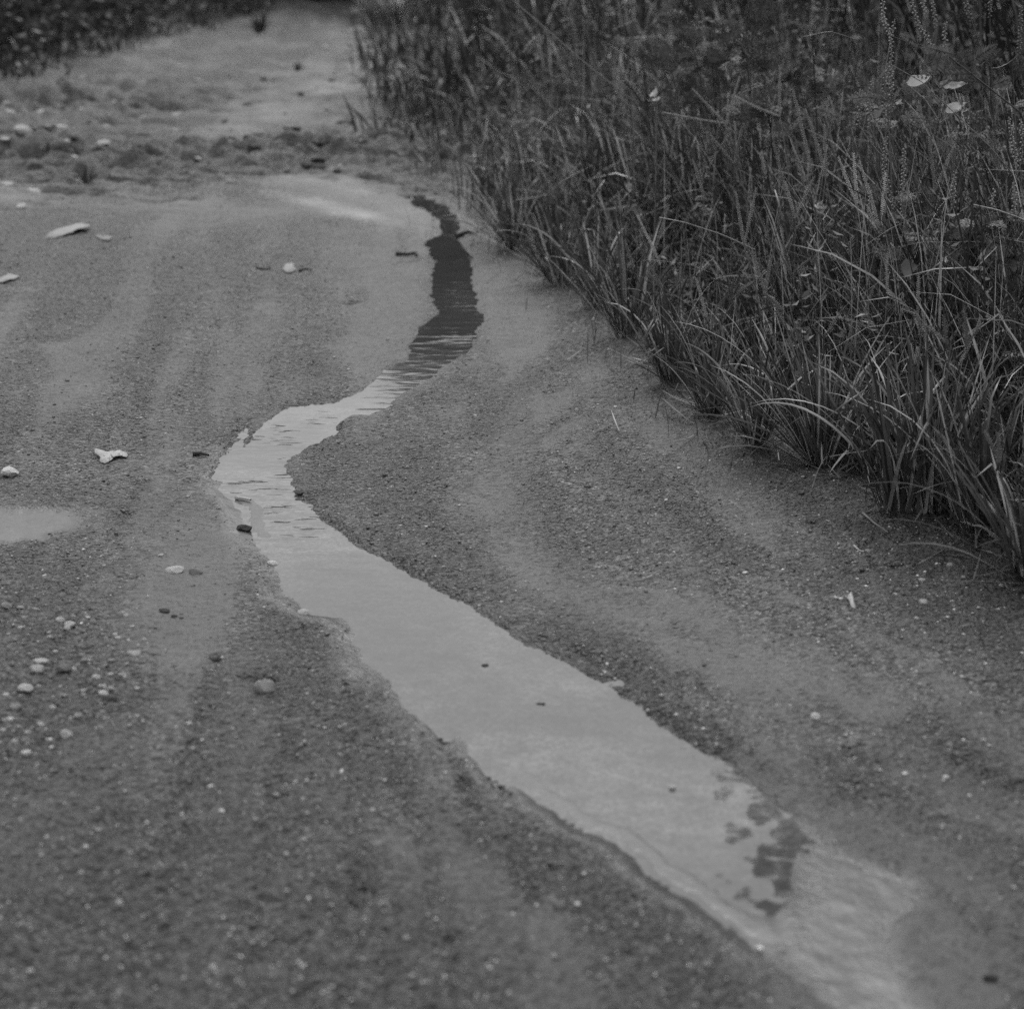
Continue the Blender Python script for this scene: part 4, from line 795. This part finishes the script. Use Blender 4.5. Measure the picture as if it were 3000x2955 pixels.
for k in range(80):
    u, v = rng.uniform(-60, 1300), rng.normal(460, 55); v = float(np.clip(v, 330, 590)); x, y = G(u, v)
    if x > float(edge_x(y))-.1 or (800 < u and v > 520): continue
    if k % 3 == 0: stone('stone',u,v,rng.uniform(10,30),.5,float(rng.choice([.18,.26,.34])),'blurred pale stone '+where(u)+' of the churned band across the track','stone','pale stones '+where(u)+' of the churned band',sink=.3)
    else: stone('mud_clod',u,v,rng.uniform(12,50),.34,float(rng.choice([.04,.06])),'blurred dark clod '+where(u)+' of the churned band across the track','clod','dark clods '+where(u)+' of the churned band',sink=.25)
for u, v, w_ in [(120,350,30),(240,330,24),(60,310,26),(330,300,22),(420,345,24),(180,395,36),(30,360,30),(300,430,40),(205,472,46),(315,378,34),(85,568,60),(60,620,36),(20,470,30),(150,420,30),(20,560,40)]:
    stone('stone',u,v,w_,.35,.30,'flat pale stone slab at the far left of the track','stone','flat pale slabs at far left',sink=.35)

def flat_leaf(name, pts, hts, label, cat, tone, thick=.0012):
    p = G(*np.array(pts, float).T); hts = np.array(hts)*.6; nx = np.roll(p, -1, 0); hx = np.roll(hts, -1); sz = np.ptp(p[:, 0])
    p = np.stack([p, p*.67+nx*.33, p*.33+nx*.67], 1).reshape(-1, 2)+rng.normal(0, .022*sz, (3*len(p), 2)); hts = np.stack([hts, hts*.67+hx*.33, hts*.33+hx*.67], 1).ravel()
    c = p.mean(0); z0 = max(gz(*c), 0)+.002; n = len(p); pr = np.array([gz(*q) for q in p])
    z = np.maximum(pr, 0)+.002+np.array(hts); zc = z.mean()+.004
    ring = .5*(p+c); rz = .5*(z+zc)+rng.normal(0, .0012, n)
    top = np.concatenate([np.c_[p, z], np.c_[ring, rz], [[c[0], c[1], zc]]])-np.array([c[0], c[1], z0]); bot = top-np.array([0, 0, thick])
    i = np.arange(n); k = (i+1) % n; m = 2*n+1; q = np.stack([i, k, n+k, n+i], -1); t3 = np.stack([n+i, n+k, np.full(n, 2*n)], -1)
    mb = MB(); mb.add(np.concatenate([top, bot]), tone, quads=np.concatenate([q, q[:, ::-1]+m, np.stack([i, i+m, k+m, k], -1)]), tris=np.concatenate([t3, t3[:, ::-1]+m]))
    o = mb.build(name, MAT['dry']); o.location = (c[0], c[1], z0); return tag(o, label, cat)
flat_leaf('fallen_leaf',[(268,1337),(279,1345),(292,1347),(310,1346),(330,1344),(350,1341),(368,1342),(376,1348),(372,1355),(358,1356),(343,1359),(331,1362),(322,1368),(308,1373),(298,1368),(287,1358)],[.022,.012,.006,.008,.01,.008,.006,.004,.004,.010,.012,.010,.004,.002,.004,.010],'curled pale dead leaf with dark specks lying left of the stream','leaf',.36)
flat_leaf('fallen_leaf',[(128,722),(150,710),(180,701),(215,693),(245,690),(268,697),(258,705),(235,711),(200,718),(165,724)],[.0,.01,.02,.025,.03,.02,.03,.025,.01,.0],'long pale dead leaf on the track at far left','leaf',.26)
flat_leaf('fallen_leaf',[(275,711),(290,716),(312,722),(330,722),(322,731),(300,728),(283,722)],[.004,.003,.003,.012,.006,.002,.002],'small torn leaf piece beside the long pale leaf','leaf',.2)
flat_leaf('fallen_leaf',[(-30,848),(0,842),(30,833),(60,838),(50,847),(20,852),(-10,858)],[.004,.01,.014,.006,.006,.008,.004],'pale dead leaf cut by the left edge of the picture','leaf',.26)
flat_leaf('fallen_leaf',[(828,814),(840,804),(858,800),(868,812),(855,820),(838,821)],[.004,.014,.016,.004,.002,.002],'small pale leaf between two dark twigs, left of the dark water','leaf',.26)
flat_leaf('fallen_leaf',[(2478,1798),(2490,1788),(2497,1800),(2504,1822),(2492,1820),(2486,1806)],[.006,.014,.010,.003,.003,.005],'crumpled white leaf scrap on the sand below the grass','leaf',.36)
def twig(pts, rad, tone, label):
    p = G(*np.array(pts, float).T); z = np.array([max(gz(*q), 0) for q in p])+rad; c = np.array([p[0, 0], p[0, 1], z[0]-rad]); q = np.c_[p, z]-c
    tt = np.linspace(0, 1, len(q)); t2 = np.linspace(0, 1, 10); q = np.stack([np.interp(t2, tt, q[:, k]) for k in range(3)], -1)
    mb = MB(); tube(mb, q, np.linspace(rad, rad*.5, 10), tone, 6); o = mb.build('twig', MAT['bark']); o.location = tuple(c); tag(o, label, 'twig')
twig([(752,810),(775,814),(795,814)],.004,.03,'short dark twig left of the small pale leaf')
twig([(878,816),(895,810),(915,813)],.004,.03,'short dark twig right of the small pale leaf')
twig([(1160,756),(1195,757),(1218,752),(1222,760)],.007,.028,'dark woody scrap lying on pale silt by the dark water')
twig([(1350,712),(1368,740),(1384,760)],.006,.12,'pale twig dipping into the head of the dark water')
twig([(1335,700),(1370,692),(1400,695)],.009,.02,'dark root lump where the stream leaves the grass')
twig([(565,1346),(590,1345),(612,1349)],.006,.03,'short dark stick on sand left of the narrow bend')
twig([(2498,1645),(2515,1650),(2530,1652)],.003,.36,'pale straw bit on the dark sand below the grass')
twig([(2525,1545),(2560,1575),(2600,1600)],.003,.16,'dry straw lying in front of the slim grass tuft')
twig([(2060,1330),(2070,1345),(2075,1372)],.0025,.03,'tiny dark broken sprig on the sand left of the fanning tuft')
twig([(690,1462),(720,1466),(735,1470)],.005,.34,'pale sliver lying across the left bank at the bend')
